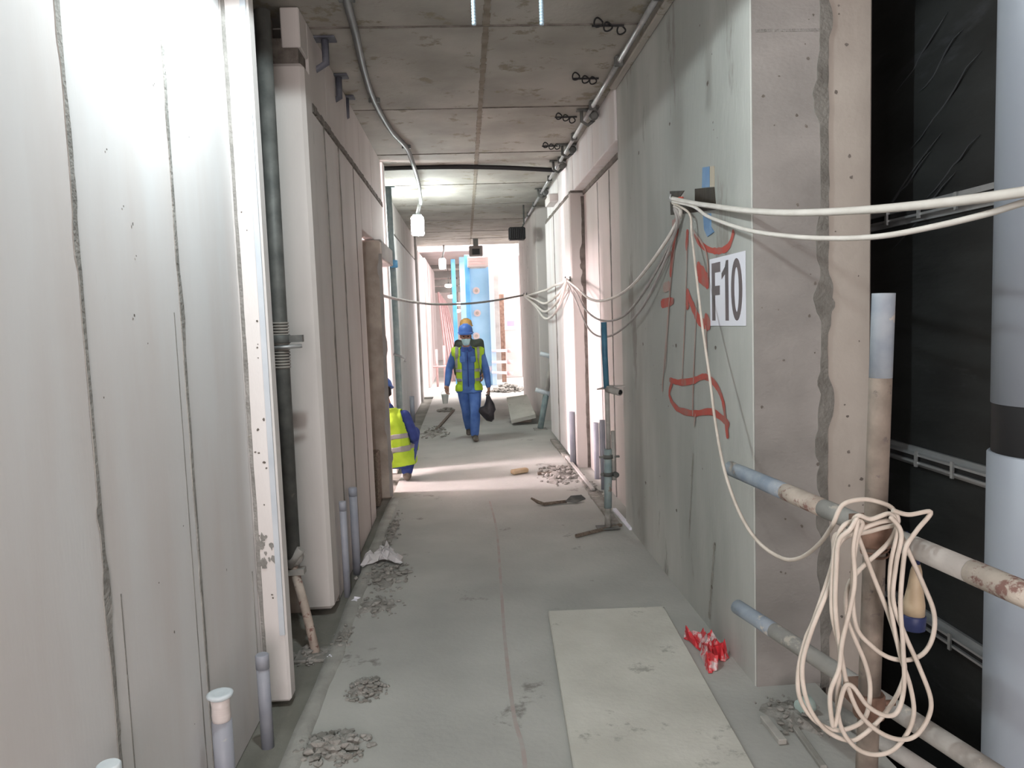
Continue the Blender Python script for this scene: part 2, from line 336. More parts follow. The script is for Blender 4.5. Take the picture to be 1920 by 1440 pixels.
# end panel turned into the corridor
MB().bev((-1.10, 3.43, -.02), (-.868, 3.53, TOP), .012).build('end_panel', M_PANELW, wl)
MB().box((-.900, 3.422, 0.3), (-.876, 3.4305, TOP)).build('edge_strip', mat('bluish_corner_strip', (.50, .55, .60), (.58, .62, .66), scale=6, rough=.5), wl)
g = MB()
pits(g, lambda s, z, d: (X0+d+.002, s, z), 1.3, 3.3, .3, 2.6, 16, (.003, .006)); pits(g, lambda s, z, d: (s, 3.43-d, z), -.97, -.91, .3, 2.6, 18, (.003, .008))
g.build('pits', M_MORTARD, wl)
g = MB()   # spalled mortar low on the end panel
for k in range(14):
    cx, cz = rng.uniform(-.965, -.90), rng.uniform(.62, .80); q = rng.uniform(.006, .016)
    a = [(cx+q*math.cos(t)*rng.uniform(.5, 1.4), 3.4285-k*.0003, cz+q*1.6*math.sin(t)*rng.uniform(.5, 1.4)) for t in np.arange(0, 6.28, .8)]
    g.add(a, [list(range(len(a)))])
g.build('chipped_mortar', M_MORTAR, wl)

# second left wall: corner column, panels, course line at 3 m, upper blocks
w2 = empty('wall_left.001', (-.95, 5.5, 0), kind='structure')
X2 = -.852
MB().box((-1.04, 4.53, 3.15), (X2-.03, 4.73, 3.32)).build('mortar_packing', M_MORTARD, w2)
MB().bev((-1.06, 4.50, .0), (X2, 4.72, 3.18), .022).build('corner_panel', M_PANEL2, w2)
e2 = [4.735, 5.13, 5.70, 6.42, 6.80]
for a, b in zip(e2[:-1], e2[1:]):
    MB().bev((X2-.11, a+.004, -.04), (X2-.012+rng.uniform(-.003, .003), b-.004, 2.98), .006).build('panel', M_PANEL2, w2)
for y in e2[:-1]:
    g = MB(); ragged(g, lambda s, z, d: (X2-.012+d, y+s, z), -.03, 2.98, .005, .014); g.build('mortar_joint', M_MORTARD, w2)
MB().box((-1.0, 4.70, -.2), (X2-.06, 6.8, 3.45)).build('backing', M_MORTARD, w2)
ub = [4.52, 4.735, 5.3, 6.1, 6.9, 7.75, 8.66]
for a, b in zip(ub[:-1], ub[1:]):
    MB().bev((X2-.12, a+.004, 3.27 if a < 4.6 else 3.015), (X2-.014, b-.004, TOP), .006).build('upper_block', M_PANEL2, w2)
g = MB()
for y0 in np.arange(4.76, 8.64, .06):
    g.box((X2-.05, y0, 2.985-rng.uniform(0, .012)), (X2-.006+rng.uniform(0, .006), y0+.062, 3.012+rng.uniform(0, .014)))
g.build('course_line', M_MORTARD, w2)
# panel carried over the doorway
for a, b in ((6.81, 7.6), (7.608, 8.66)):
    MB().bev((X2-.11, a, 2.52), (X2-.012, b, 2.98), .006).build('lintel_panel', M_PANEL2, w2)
# recess behind the jamb
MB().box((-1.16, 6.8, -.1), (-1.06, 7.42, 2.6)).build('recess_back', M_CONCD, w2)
# concrete door frame
w3 = empty('wall_left.002', (-.9, 7.5, 0), kind='structure')
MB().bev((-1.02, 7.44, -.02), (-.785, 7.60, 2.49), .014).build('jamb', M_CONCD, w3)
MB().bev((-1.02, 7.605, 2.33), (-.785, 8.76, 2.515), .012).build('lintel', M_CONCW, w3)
g = MB(); ragged(g, lambda s, z, d: (-.79+s, 7.442-d, z), 0, 2.35, .008, .02, blob=.35); g.build('rough_edge', M_CONCW, w3)
# side room behind the doorway, open to the daylight at its far side
wr = empty('wall_side_room', (-5, 8.5, 0), kind='structure')
MB().box((-9.3, 7.30, -.1), (-1.03, 7.44, TOP)).build('near_partition', M_PANELW, wr)
for a, b in zip(np.arange(-9.3, -.9, .62), np.arange(-8.69, -.2, .62)):
    MB().bev((a, 8.76, -.04), (min(b, -.85), 8.95, TOP), .006).build('panel', M_PANELW, wr)
# store room behind the first gap
w5 = empty('wall_store_room', (-3, 4, 0), kind='structure')
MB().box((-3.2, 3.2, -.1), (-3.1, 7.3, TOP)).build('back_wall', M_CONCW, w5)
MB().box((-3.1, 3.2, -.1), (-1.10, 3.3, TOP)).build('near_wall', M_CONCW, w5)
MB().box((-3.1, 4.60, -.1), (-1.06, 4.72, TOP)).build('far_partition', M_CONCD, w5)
# third left wall
w4 = empty('wall_left.003', (-1.08, 13, 0), kind='structure')
MB().bev((-1.10, 9.40, -.02), (-.93, 9.56, 3.0), .012).build('end_panel', M_PANEL, w4)
e4 = [9.57, 10.25, 11.0, 11.9, 12.8, 13.8, 14.8, 15.8, 16.4]
for a, b in zip(e4[:-1], e4[1:]):
    MB().bev((-1.13, a+.004, -.04), (-1.01+rng.uniform(-.003, .003), b-.004, 3.0), .006).build('panel', M_PANEL, w4)
MB().box((-1.12, 9.4, -.2), (-1.03, 16.4, TOP)).build('backing', M_MORTARD, w4)
MB().bev((-1.12, 16.41, -.02), (-.96, 16.62, TOP), .012).build('end_pier', M_CONCW, w4)
for a, b in ((9.5, 11.3), (11.31, 13), (13.01, 14.7), (14.71, 16.4)):
    MB().bev((-1.13, a, 3.03), (-1.012, b, TOP), .006).build('upper_block', M_PANEL2, w4)
# pink-lit walls farther on
w6 = empty('wall_left.004', (-1.1, 22, 0), kind='structure')
for a, b in ((17.3, 18.4), (18.41, 19.6), (19.61, 20.8), (20.81, 22.0), (22.01, 23.6), (23.61, 25.4)):
    MB().bev((-1.2, a, 0), (-1.0+.05*(a > 19), b, 3.3), .01).build('panel', M_PINKW, w6)

# right concrete wall and its pier face
rw = empty('wall_right', (1.5, 4.6, 0), kind='structure')
XR = 1.245
MB().bev((XR, 3.25, -.04), (1.56, 6.05, TOP), .010).build('cast_wall', M_CONC, rw)
MB().box((XR+.004, 3.2475, .0), (1.556, 3.253, TOP)).build('pier_face', M_CONCW, rw)
MB().bev((1.575, 3.252, -.2), (1.775, 3.56, TOP), .008).build('plastered_pier', mat('greige_plaster', (.38, .345, .305), (.44, .405, .36), scale=3, bump=.1, spots=(.25, .22, .19), sscale=7, sthr=.70), rw)
g = MB(); ragged(g, lambda s, z, d: (1.560+s, 3.247-d, z), -.02, TOP, .008, .030, blob=1.2); g.build('mortar_joint', mat('weathered_mortar', (.15, .145, .13), (.22, .215, .195), scale=10, rough=.95, bump=.4, bscale=60), rw)
MB().box((XR+.02, 3.2455, 2.86), (1.555, 3.2485, 2.872)).build('pour_line', M_MORTAR, rw)
fnR = lambda s, z, d: (XR-d, s, z)
g = MB()
for px, py in ((1327, 156), (1256, 232), (1198, 287), (1268, 648), (1342, 652), (1206, 645), (1269, 957), (1341, 1020), (1211, 905), (1335, 1100), (1430, 152)):
    if px > 1410: continue
    p = onX(px, py, XR); q = rng.uniform(.010, .016)
    a = [fnR(p[1]+q*1.3*math.cos(t)*rng.uniform(.6, 1.1), p[2]+q*math.sin(t)*rng.uniform(.6, 1.1), .0015) for t in np.arange(0, 6.28, .7)]
    g.add(a, [list(range(len(a)))])
pits(g, fnR, 3.4, 6.0, .2, 3.2, 30, (.003, .007))
pits(g, lambda s, z, d: (s, 3.2475-d, z), 1.27, 1.54, .5, 3, 26, (.003, .009))
pits(g, lambda s, z, d: (s, 3.252-d, z), 1.60, 1.75, .3, 3, 20, (.003, .010))
g.build('tie_hole', M_MORTARD, rw)
g = MB()   # damp run near the floor
for px0, py0, px1, py1, w in ((1340, 1020, 1330, 1160, .02), (1300, 850, 1292, 1010, .014)):
    a, b = onX(px0, py0, XR), onX(px1, py1, XR)
    for t in np.linspace(0, 1, 14)[:-1]:
        p = a+(b-a)*t; q = a+(b-a)*(t+.08); ww = w*rng.uniform(.5, 1.2)
        g.add([fnR(p[1]-ww, p[2], .0012), fnR(p[1]+ww, p[2], .0012), fnR(q[1]+ww*.8, q[2], .0012), fnR(q[1]-ww*.8, q[2], .0012)], [(0, 1, 2, 3)])
g.build('damp_stain', mat('damp_concrete_stain', (.27, .265, .235), (.35, .345, .315), scale=18, rough=.9), rw)
# spray-painted marks on the wall: strokes are read off the wall plane
def stroke(g, pts, w, drip=False, n=6):
    P = spline([onX(x, y, XR) for x, y in pts], n); k = len(P); stroke.d = getattr(stroke, 'd', .0022)+.00018; vs = []
    for i in range(k):
        t = P[min(i+1, k-1)]-P[max(i-1, 0)]; t[0] = 0; t /= max(np.linalg.norm(t), 1e-6); nn = np.array([0, -t[2], t[1]])
        e = .55 if i in (0, k-1) else 1; ww = w*e*rng.uniform(.82, 1.15)
        for sg_ in (-1, 1): q = P[i]+sg_*nn*ww; vs.append((XR-stroke.d, q[1], q[2]))
    g.add(vs, [(2*i, 2*i+1, 2*i+3, 2*i+2) for i in range(k-1)])
g = MB()
stroke(g, [(1302, 437), (1312, 455), (1330, 468), (1352, 470), (1368, 460), (1377, 432)], .016)
stroke(g, [(1272, 425), (1262, 470), (1258, 520)], .026); stroke(g, [(1290, 430), (1288, 470)], .022)
stroke(g, [(1307, 500), (1330, 530)], .040); stroke(g, [(1310, 520), (1330, 535)], .026)
stroke(g, [(1240, 570), (1264, 564)], .026); stroke(g, [(1288, 545), (1300, 575), (1312, 600), (1330, 612)], .028); stroke(g, [(1288, 555), (1291, 580)], .026)
stroke(g, [(1322, 595), (1333, 612)], .030)
stroke(g, [(1256, 712), (1275, 717), (1300, 714), (1322, 706), (1342, 720), (1356, 750), (1362, 790)], .018)
stroke(g, [(1262, 715), (1256, 740), (1270, 765), (1300, 775), (1335, 772), (1362, 790), (1368, 800)], .018)
stroke(g, [(1362, 788), (1366, 822)], .022)
g.build('spray_paint', M_RED, rw)
g = MB()
for a in ([(1270, 440), (1258, 540), (1245, 700), (1243, 735)], [(1290, 450), (1287, 560), (1280, 720)], [(1308, 560), (1302, 700), (1300, 780)], [(1325, 610), (1328, 700)], [(1262, 470), (1235, 500), (1215, 540)], [(1258, 545), (1248, 700)], [(1330, 520), (1325, 470), (1300, 430)], [(1306, 776), (1303, 800)]):
    stroke(g, a, .008)
stroke(g, [(1262, 430), (1272, 420)], .05); stroke(g, [(1245, 540), (1258, 535)], .03)
g.build('paint_drip', M_REDF, rw)

# right wall beyond the cast one
r2 = empty('wall_right.001', (1.4, 7.2, 0), kind='structure')
eA = [6.06, 6.95, 7.55, 8.45]
for a, b in zip(eA[:-1], eA[1:]):
    MB().bev((1.345+rng.uniform(0, .006), a+.004, -.03), (1.46, b-.004, 3.02), .008).build('panel', M_PANEL2, r2)
for y in eA[1:-1]:
    g = MB(); ragged(g, lambda s, z, d: (1.346-d, y+s, z), 0, 3.0, .005, .014); g.build('mortar_joint', M_MORTAR, r2)
for a, b in ((6.06, 7.1), (7.11, 8.4), (8.41, 9.7), (9.71, 11.0)):
    MB().bev((1.23, a, 3.06), (1.40, b-.01, TOP), .006).build('upper_block', M_PANEL, r2)
MB().box((1.44, 6.06, -.1), (1.6, 8.5, TOP)).build('backing', M_MORTAR, r2)
r3 = empty('wall_right.002', (1.3, 9.7, 0), kind='structure')
MB().bev((1.19, 8.40, -.02), (1.40, 8.50, 3.04), .010).build('end_panel', M_PANEL2, r3)
for a, b, mt in ((8.51, 9.25, M_PANELW), (9.255, 10.0, M_PANEL), (10.01, 11.0, M_PANEL)):
    MB().bev((1.195, a+.003, .03), (1.30, b-.003, 3.02), .008).build('panel', mt, r3)
g = MB(); ragged(g, lambda s, z, d: (1.33+s, 8.398-d, z), 0, 3.0, .010, .028, blob=.4); g.build('mortar_joint', M_MORTARD, r3)
g = MB(); ragged(g, lambda s, z, d: (1.196-d, 9.98+s, z), .03, 3.0, .014, .04, blob=.5); g.build('mortar_joint', M_MORTARD, r3)
g = MB()
for y0 in np.arange(6.1, 11, .07): g.box((1.20 if y0 > 8.4 else 1.335, y0, 3.015), (1.40, y0+.072, 3.055+rng.uniform(0, .015)))
g.build('course_line', M_MORTARD, r3)
MB().box((1.24, 8.51, -.05), (1.40, 10.99, .03)).build('mortar_bed', M_MORTARD, r3)
# bay behind the opening
r4 = empty('wall_right_bay', (1.6, 11.7, 0), kind='structure')
MB().box((1.40, 10.9, -.1), (1.50, 12.7, 2.2)).build('lower_wall', mat('blue_grey_render', (.21, .245, .27), (.26, .29, .31), scale=3, bump=.1), r4)
MB().box((1.43, 10.9, 2.205), (1.50, 12.7, TOP)).build('upper_wall', mat('grey_render', (.26, .28, .28), (.31, .325, .32), scale=3, bump=.1), r4)
r5 = empty('wall_right.003', (1.3, 14.4, 0), kind='structure')
MB().bev((1.2, 12.5, -.02), (1.6, 14.4, TOP), .012).build('cast_wall', M_PANEL2, r5)
MB().bev((1.2, 14.404, -.02), (1.6, 16.35, TOP), .012).build('cast_wall', M_PANEL2, r5)
g = MB(); pits(g, lambda s, z, d: (1.2-d, s, z), 12.8, 16.2, .5, 3.2, 18, (.012, .03)); g.build('tie_hole', M_MORTARD, r5)
# lift / service shaft on the right
sh = empty('wall_shaft', (3, 2, 0), kind='structure')
MB().box((3.2, -1.5, -4), (3.35, 4.2, 4.5)).build('side_wall', M_CONCD, sh)
MB().box((1.52, 3.9, -4), (3.2, 4.05, 4.5)).build('back_wall', M_CONCD, sh)
MB().box((1.52, -1.6, -4), (3.2, -1.5, 4.5)).build('near_wall', M_CONCD, sh)
MB().box((1.42, -1.6, -4), (1.52, 3.9, -.2)).build('slab_face', M_CONCD, sh)
MB().box((1.42, -1.6, -4.2), (3.35, 4.1, -4)).build('pit_bottom', M_CONCD, sh)
bk = empty('wall_back', (0, -4.6, 0), kind='structure')
MB().box((-1.6, -4.75, -.1), (-.98, -4.6, TOP)).build('left_pier', M_CONCW, bk)
MB().box((1.3, -4.75, -.1), (2.2, -4.6, TOP)).build('right_pier', M_CONCW, bk)
MB().box((1.52, -4.75, -.2), (1.66, -1.6, TOP)).build('return_wall', M_CONC, bk)

# ------------------------------------------------------------------ ceiling
ce = empty('ceiling', (0, 8, TOP), kind='structure')
MB().box((-9.5, -5, TOP+.012), (4, 17.0, TOP+.25)).build('slab', M_MORTARD, ce)
MB().box((-6, 20.2, TOP+.012), (.25, 33, TOP+.25)).build('far_slab', M_PINKW, ce)
MB().box((-1.4, 17.0, TOP+.012), (1.45, 18.6, TOP+.25)).build('edge_slab', M_CEIL, ce)
ycuts = [-4.9, -2.43, -.61, 1.21, 3.03, 4.85, 6.67, 8.43, 10.32, 12.1, 13.95, 15.7, 17.1, 18.6]
xcuts = [-3.2, -1.62, .2, 1.62]
for i, (a, b) in enumerate(zip(ycuts[:-1], ycuts[1:])):
    for j, (c, d) in enumerate(zip(xcuts[:-1], xcuts[1:])):
        if a > 15 and j == 0: continue
        z = TOP+rng.uniform(0, .006)
        MB().bev((c+.006, a+.006, z), (d-.006, b-.006, TOP+.02), .004).build('panel', M_CEIL, ce)
for y in ycuts[4:-1]:      # cement fins squeezed through the board joints
    g = MB()
    for x in np.arange(-.98, 1.2, .05):
        g.box((x, y-.0045, TOP-rng.uniform(.001, .003)), (x+.05, y+.004, TOP+.012))
    g.build('cement_fin', M_MORTARD, ce)
g = MB()
for y in np.arange(3.4, 16.5, .06):
    w = rng.uniform(.016, .024); g.box((.2-w, y, TOP-rng.uniform(.0005, .0015)), (.2+w, y+.06, TOP+.012))
g.build('cement_fin', mat('brown_cement_fin', (.21, .18, .14), (.30, .265, .22), scale=9, rough=.95), ce)
# down-stand beam strips along both sides
MB().bev((1.19, 4.2, TOP-.05), (1.245, 6.04, TOP+.01), .008).build('edge_beam', M_CEIL, ce)

# ------------------------------------------------------------------ guard rail, shaft services
V = Vector
gr = empty('guard_rail', (1.11, 2.04, 0), 'splashed scaffold tube guard rail beside the open shaft', 'guard rail')
a, b = V(onY(1657, 550, 2.04)), V(onY(1630, 1300, 2.04))
foot = a+(b-a)*(a.z/(a.z-b.z))
at = lambda p, q, z: p+(q-p)*((p.z-z)/(p.z-q.z))
g = MB(); g.tube([at(a, b, z) for z in np.linspace(1.50, 0.0, 10)], .030, 16); post = g.build('post', M_TUBE, gr)
g = MB(); g.tube([a, at(a, b, 1.72), at(a, b, 1.50)], .0302, 16); g.build('painted_post_end', M_TUBEB, post)['label'] = 'blue-grey painted upper end of the post'
def rail(p, yrow, name):
    P = [V(onY(x, y, d)) for (x, y), d in zip(p, yrow)]
    return P
P = rail([(1374, 880), (1640, 986), (1920, 1114)], (3.00, 2.115, 1.60), 'top')
A, B = P[0], P[2]; B2 = A+(B-A)*1.5
seg = lambda A, B, t0, t1, n=4: [A+(B-A)*t for t in np.linspace(t0, t1, n)]
g = MB(); g.tube(seg(A, B2, .30, .595), .030, 16); r_ = g.build('rail', M_TUBEG, gr); r_['label'] = 'upper rail, grey middle length'
MB().tube(seg(A, B2, -.01, .19), .0302, 16).build('painted_rail_end', M_TUBEB, r_)['label'] = 'blue-grey far end of the rail'
MB().tube(seg(A, B2, .19, .30), .0304, 16).build('mortar_patch', M_TUBEC, r_)['label'] = 'cream mortar crust on the rail'
MB().tube(seg(A, B2, .595, 1.0, 6), .0306, 16).build('mortar_patch', M_TUBEC, r_)['label'] = 'pinkish cream near end of the rail'
P = rail([(1386, 1140), (1640, 1326), (1850, 1442)], (2.88, 2.15, 1.81), 'mid')
A, B = P[0], P[2]; B2 = A+(B-A)*1.25
r_ = MB().tube(seg(A, B2, .16, 1, 6), .029, 16).build('rail', M_TUBEG, gr)
MB().tube(seg(A, B2, -.01, .16), .0292, 16).build('painted_rail_end', M_TUBEB, r_)['label'] = 'blue-grey far end of the lower rail'
for z in (1.06, .56):
    c = at(a, b, z); g = MB()
    g.lathe([(.040, -.035), (.043, -.03), (.043, .03), (.040, .035)], c, (0, 0, 1), 14)
    g.box(c+V((-.02, .02, -.03)), c+V((.03, .11, .03))); g.tube([c+V((.045, .0, 0)), c+V((.075, 0, 0))], .010, 6)
    g.build('coupler', M_RUST, gr)
MB().lathe([(.075, 0), (.075, .008), (.036, .012), (.034, .05)], foot, (0, 0, 1), 16).build('base_plate', M_RUST, gr)
g = MB(); p, q = V(onZ(1575, 1338, .035)), V(onZ(1760, 1462, .035)); g.tube([p, (p+q)/2, q], .032, 14)
tag(g.build('scaffold_tube', M_TUBEG), 'grey scaffold tube lying on the slab edge under the guard rail', 'tube')

du = empty('ventilation_duct', (2.4, 3.2, -3.9), 'black wrapped air duct rising through the open shaft', 'duct')
zs = [-4, -1.2, .30, 1.022, 2.10, 3.2, 4.4]
for z0, z1 in zip(zs[:-1], zs[1:]):
    MB().bev((2.0, 2.72, z0+.004), (2.75, 3.70, z1-.004), .02).build('duct_section', M_BLACK, du)
for z in zs[2:-1]:
    f = empty('flange', (2.4, 3.2, z)); f.parent = du; f.location = V((2.4, 3.2, z))-V((2.4, 3.2, -3.9)); WORLD[f.name] = np.array([2.4, 3.2, z])
    g = MB()
    for dz in (-.022, .012):
        g.box((1.955, 2.675, z+dz), (2.0, 3.74, z+dz+.010)); g.box((2.0, 2.675, z+dz), (2.79, 2.72, z+dz+.010))
        g.box((1.986, 2.70, z+dz-.020*(dz < 0)), (1.9995, 3.72, z+dz+.03*(dz > 0)))
    g.build('flange_strip', M_TRAY, f)
    g = MB(); g.box((1.965, 2.69, z-.010), (1.998, 3.72, z+.010)); g.build('gasket', M_BLACKP, f)
    for y in (2.69, 2.95, 3.2, 3.45, 3.7): MB().box((1.948, y-.008, z-.035), (1.957, y+.008, z+.035)).build('clamp', M_STEEL, f)
g = MB()   # highlights of the crumpled duct wrap, modelled as paler ridges
for k in range(7):
    y0, z0 = rng.uniform(2.85, 3.2), rng.uniform(2.2, 2.9); L = rng.uniform(.2, .5); P = [(1.996-.006*math.sin(i*1.3), y0+L*i/6, z0-.10*L*i+rng.uniform(-.01, .01)) for i in range(7)]
    g.tube(P, [.001, .003, .0045, .005, .004, .003, .001], 5)
g.build('film_highlight', mat('film_highlight_grey', (.055, .058, .062), rough=.35), du)

pi = empty('riser_pipe', (1.83, 2.25, -4), 'blue-grey riser pipe with a dark joint band at the shaft edge', 'pipe')
xl, xb = onY(1900, 400, 2.2)[0], onY(1893, 700, 2.2)[0]
cx = xb+.185
zt, zb = onY(1900, 757, 2.2)[2], onY(1900, 862, 2.2)[2]
MB().lathe([(.17, zt-.01), (.17, 4.4)], (cx, 2.25, 0), n=40).build('upper_pipe', M_DUCTG, pi)
MB().lathe([(.178, -4), (.178, zb), (.172, zb+.006)], (cx, 2.25, 0), n=40).build('socket', M_DUCTG, pi)
MB().lathe([(.166, zb-.01), (.1675, zb+.005), (.1675, zt-.006), (.166, zt)], (cx, 2.25, 0), n=40).build('joint_band', M_BLACKP, pi)['label'] = 'dark joint band'

# ------------------------------------------------------------------ cables on the right
hk = V(onX(1283, 374, XR))
ho = empty('wall_hook', hk, 'small wall hook with a red tip carrying the white cables', 'hook')
g = MB(); g.tube([hk+V((.0, 0, 0)), hk+V((-.05, -.005, 0)), hk+V((-.075, -.01, -.012)), hk+V((-.085, -.012, .01)), hk+V((-.080, -.012, .03))], .006, 8); g.build('hook_bend', M_STEEL, ho)
MB().lathe([(.014, 0), (.015, .02), (.008, .034)], hk+V((-.002, .018, .004)), (-1, 0, 0), 10).build('cap', mat('red_plastic', (.55, .10, .07), rough=.5), ho)
def cab(pts, r, name, m, label, group=None, n=10, seg=8):
    g = MB(); g.tube(spline(pts, n), r, seg); return tag(g.build(name, m), label, 'cable', group)
h0 = hk+V((-.066, -.010, .004))
H = lambda dz=0, dx=0: tuple(hk+V((-.07+dx, -.010, .0+dz)))
cab([H(.004), onY(1300, 381, 3.95), onY(1340, 387, 3.6), onY(1400, 395, 3.15), onY(1480, 399, 2.75), onY(1600, 395, 2.35), onY(1750, 382, 1.95), onY(1925, 359, 1.62), onY(2120, 325, 1.36), (1.27, .3, 2.10), (1.40, -.8, 2.38), (1.505, -1.7, 2.6)], .0125, 'cable', M_CABLE, 'thick upper white cable stretched from the wall hook past the black duct')
cab([H(-.012), onY(1300, 387, 3.95), onY(1330, 407, 3.65), onY(1400, 431, 3.1), onY(1480, 443, 2.72), onY(1560, 447, 2.45), onY(1650, 443, 2.2), onY(1750, 425, 1.98), onY(1850, 401, 1.8), onY(1925, 378, 1.66), onY(2100, 326, 1.42), (1.26, .35, 2.06), (1.40, -.8, 2.32), (1.505, -1.7, 2.52)], .0085, 'cable', M_CABLE, 'thinner white cable sagging below the thick one past the black duct')
def coilP(pts, d, off=(1280, 960)):
    return [onY(off[0]+x/3, off[1]+y/3, d+dd*.001) for x, y, dd in [(p+(0,))[:3] for p in pts]]
drop = [H(-.02), onY(1292, 400, 4.02), onY(1297, 440, 3.95), onY(1306, 520, 3.72), onY(1318, 620, 3.5), onY(1331, 710, 3.3), onY(1341, 790, 3.12), onY(1358, 880, 2.85), onY(1385, 958, 2.62), onY(1420, 1014, 2.45), onY(1465, 1046, 2.3), onY(1500, 1046, 2.2), onY(1535, 1021, 2.08), onY(1558, 990, 2.0)]
loops = [
 [(850, 60), (900, -40), (1000, -70), (1090, -60), (1180, -20), (1210, 60), (1120, 90), (1000, 120), (880, 120), (850, 160)],
 [(840, 300), (740, 600), (690, 720), (650, 900), (660, 1050), (740, 1170), (850, 1225), (950, 1212), (1030, 1150), (1055, 1000), (1030, 860), (960, 690), (920, 560), (930, 420), (1000, 320), (1160, 170), (1200, 60)],
 [(1100, 60), (940, 130), (870, 200), (830, 400), (720, 680), (672, 880), (705, 1080), (800, 1222), (930, 1285), (1020, 1250), (1140, 1130), (1220, 1000), (1250, 880), (1215, 760), (1160, 580), (1080, 380), (1000, 170), (960, 60)],
 [(990, 20), (1060, 40), (1170, 10), (1210, 90), (1260, 200), (1350, 400), (1412, 560), (1410, 690), (1360, 790), (1270, 832), (1160, 818), (1060, 750), (975, 640), (955, 400), (975, 180), (1010, 60)],
 [(930, 60), (880, 120), (850, 260), (840, 560), (885, 800), (870, 1080), (900, 1230), (980, 1330), (1080, 1365), (1180, 1340), (1260, 1250), (1300, 1130), (1280, 980), (1220, 790), (1170, 520), (1170, 300), (1210, 100)],
 [(1170, 30), (1230, 120), (1200, 300), (1185, 500), (1250, 690), (1330, 870), (1395, 1050), (1380, 1160), (1310, 1258), (1220, 1280), (1110, 1240), (1000, 1140), (935, 1000), (900, 850), (860, 560), (865, 300), (880, 160)],
 [(940, 100), (985, 40), (960, 200), (965, 420), (900, 720), (880, 880), (830, 1020), (840, 1180), (860, 1190), (905, 1000), (955, 980), (1040, 1090), (1140, 1145), (1210, 1120), (1245, 980), (1240, 760), (1225, 520), (1240, 300), (1260, 190), (1320, 100), (1395, 0), (1270, 15), (1180, -10)],
]
path = list(drop)
for i, L in enumerate(loops):
    path += coilP(L, 1.955-.012*i if i else 1.95)
co = empty('coiled_cable', (1.1, 1.95, .5), 'long cream cable looped in a coil over the guard rail post', 'cable')
g = MB(); g.tube(spline(path, 7), .0062, 8); g.build('cable_loops', M_CABLEC, co)
pc = V(onY(1718, 1070, 2.12)); pe = V(onY(1711, 1180, 2.12)); ax = (pe-pc).normalized(); Lp = (pe-pc).length
pl = MB().lathe([(.010, -.02), (.016, 0), (.022, Lp*.3), (.030, Lp*.55), (.031, Lp*.74)], pc, ax, 18).build('plug', M_BEIGE, co)
pl['label'] = 'beige plug body at the end of the cable'
MB().lathe([(.0325, Lp*.74), (.035, Lp*.76), (.034, Lp*.98), (.028, Lp)], pc, ax, 18).build('plug_collar', M_NAVY, pl)['label'] = 'navy collar of the plug'
MB().tube([pc, pc-ax*.05+V((0, -.01, 0)), V(onY(1700, 1000, 2.0))], .006, 8).build('plug_lead', M_NAVY, co)
g = MB()   # wire ties and tape holding the coil to the post
c = at(a, b, 1.03)
for k in range(5):
    g.tube([c+V((.036*math.cos(t), .036*math.sin(t), -.025+.012*k+.006*math.sin(t+k))) for t in np.linspace(0, 6.283, 18)], .003, 5)
g.build('tie_wire', M_RUST, co)

# sagging cables along the wall from hook to hook
h1 = V(onX(1070, 525, 1.195)); h2 = V(onX(988, 553, 1.2))
for h, lab in ((h1, 'hook on the white panel between the two sets of sagging cables'), (h2, 'dark hook on the far concrete wall where the crossing cable ends')):
    e = empty('wall_hook', h, lab, 'hook')
    MB().tube([h+V((.01, 0, 0)), h+V((-.05, 0, 0)), h+V((-.06, 0, .02)), h+V((-.06, 0, .04))], .007, 6).build('hook_bend', M_STEELD, e)
    MB().box(h+V((-.012, -.04, -.04)), h+V((.002, .04, .04))).build('plate', M_STEELD, e)
hp = h1+V((-.055, 0, .01)); XC = 1.15
cl = [[(1275, 405, 1.22), (1230, 480, 1.19), (1180, 540, 1.18), (1135, 563, 1.16), (1105, 560, 1.15), (1082, 540, 1.14)],
      [(1270, 425, 1.22), (1215, 535, 1.19), (1170, 592, 1.18), (1130, 601, 1.16), (1100, 583, 1.15), (1080, 548, 1.14)],
      [(1266, 435, 1.21), (1222, 545, 1.20), (1185, 600, 1.18), (1140, 631, 1.16), (1105, 618, 1.15), (1078, 560, 1.14)]]
labs = ['uppermost of the three cables sagging beyond the red paint marks', 'middle of the three cables sagging beyond the red paint marks', 'lowest and thinnest cable sagging behind the blue prop']
for k, L in enumerate(cl):
    cab([H(-.03-.01*k, .01)]+[onX(*p) for p in L]+[tuple(hp+V((0, 0, -.005*k)))], (.011, .0085, .008)[k], 'cable', (M_CABLE, M_CABLEG, M_CABLEG)[k], labs[k])
cl2 = [[(1062, 528), (1045, 553), (1022, 569), (1004, 562)], [(1060, 535), (1040, 572), (1020, 584), (1003, 570)], [(1058, 545), (1042, 585), (1022, 597), (1002, 572)], [(1055, 530), (1040, 535), (1020, 545)]]
labs = ['upper cable loop sagging between the panel hook and the far hook', 'middle cable loop sagging between the panel hook and the far hook', 'lowest cable loop sagging between the panel hook and the far hook', 'nearly straight cable above the three far loops']
for k, L in enumerate(cl2):
    cab([tuple(hp)]+[onX(x, y, 1.13) for x, y in L]+[tuple(h2+V((-.055, -.01*k, -.01*k)))], .016, 'cable', M_CABLE, labs[k])
cab([onY(706, 550, 7.64), onY(724, 556, 8.2), onY(750, 562, 9.3), onY(780, 567, 10.3), onY(820, 570.5, 11.5), onY(880, 569, 12.8), onY(930, 563, 13.9), tuple(h2+V((-.055, 0, 0)))], .017, 'cable', M_CABLEG, 'grey cable sagging right across the corridor above the workers')

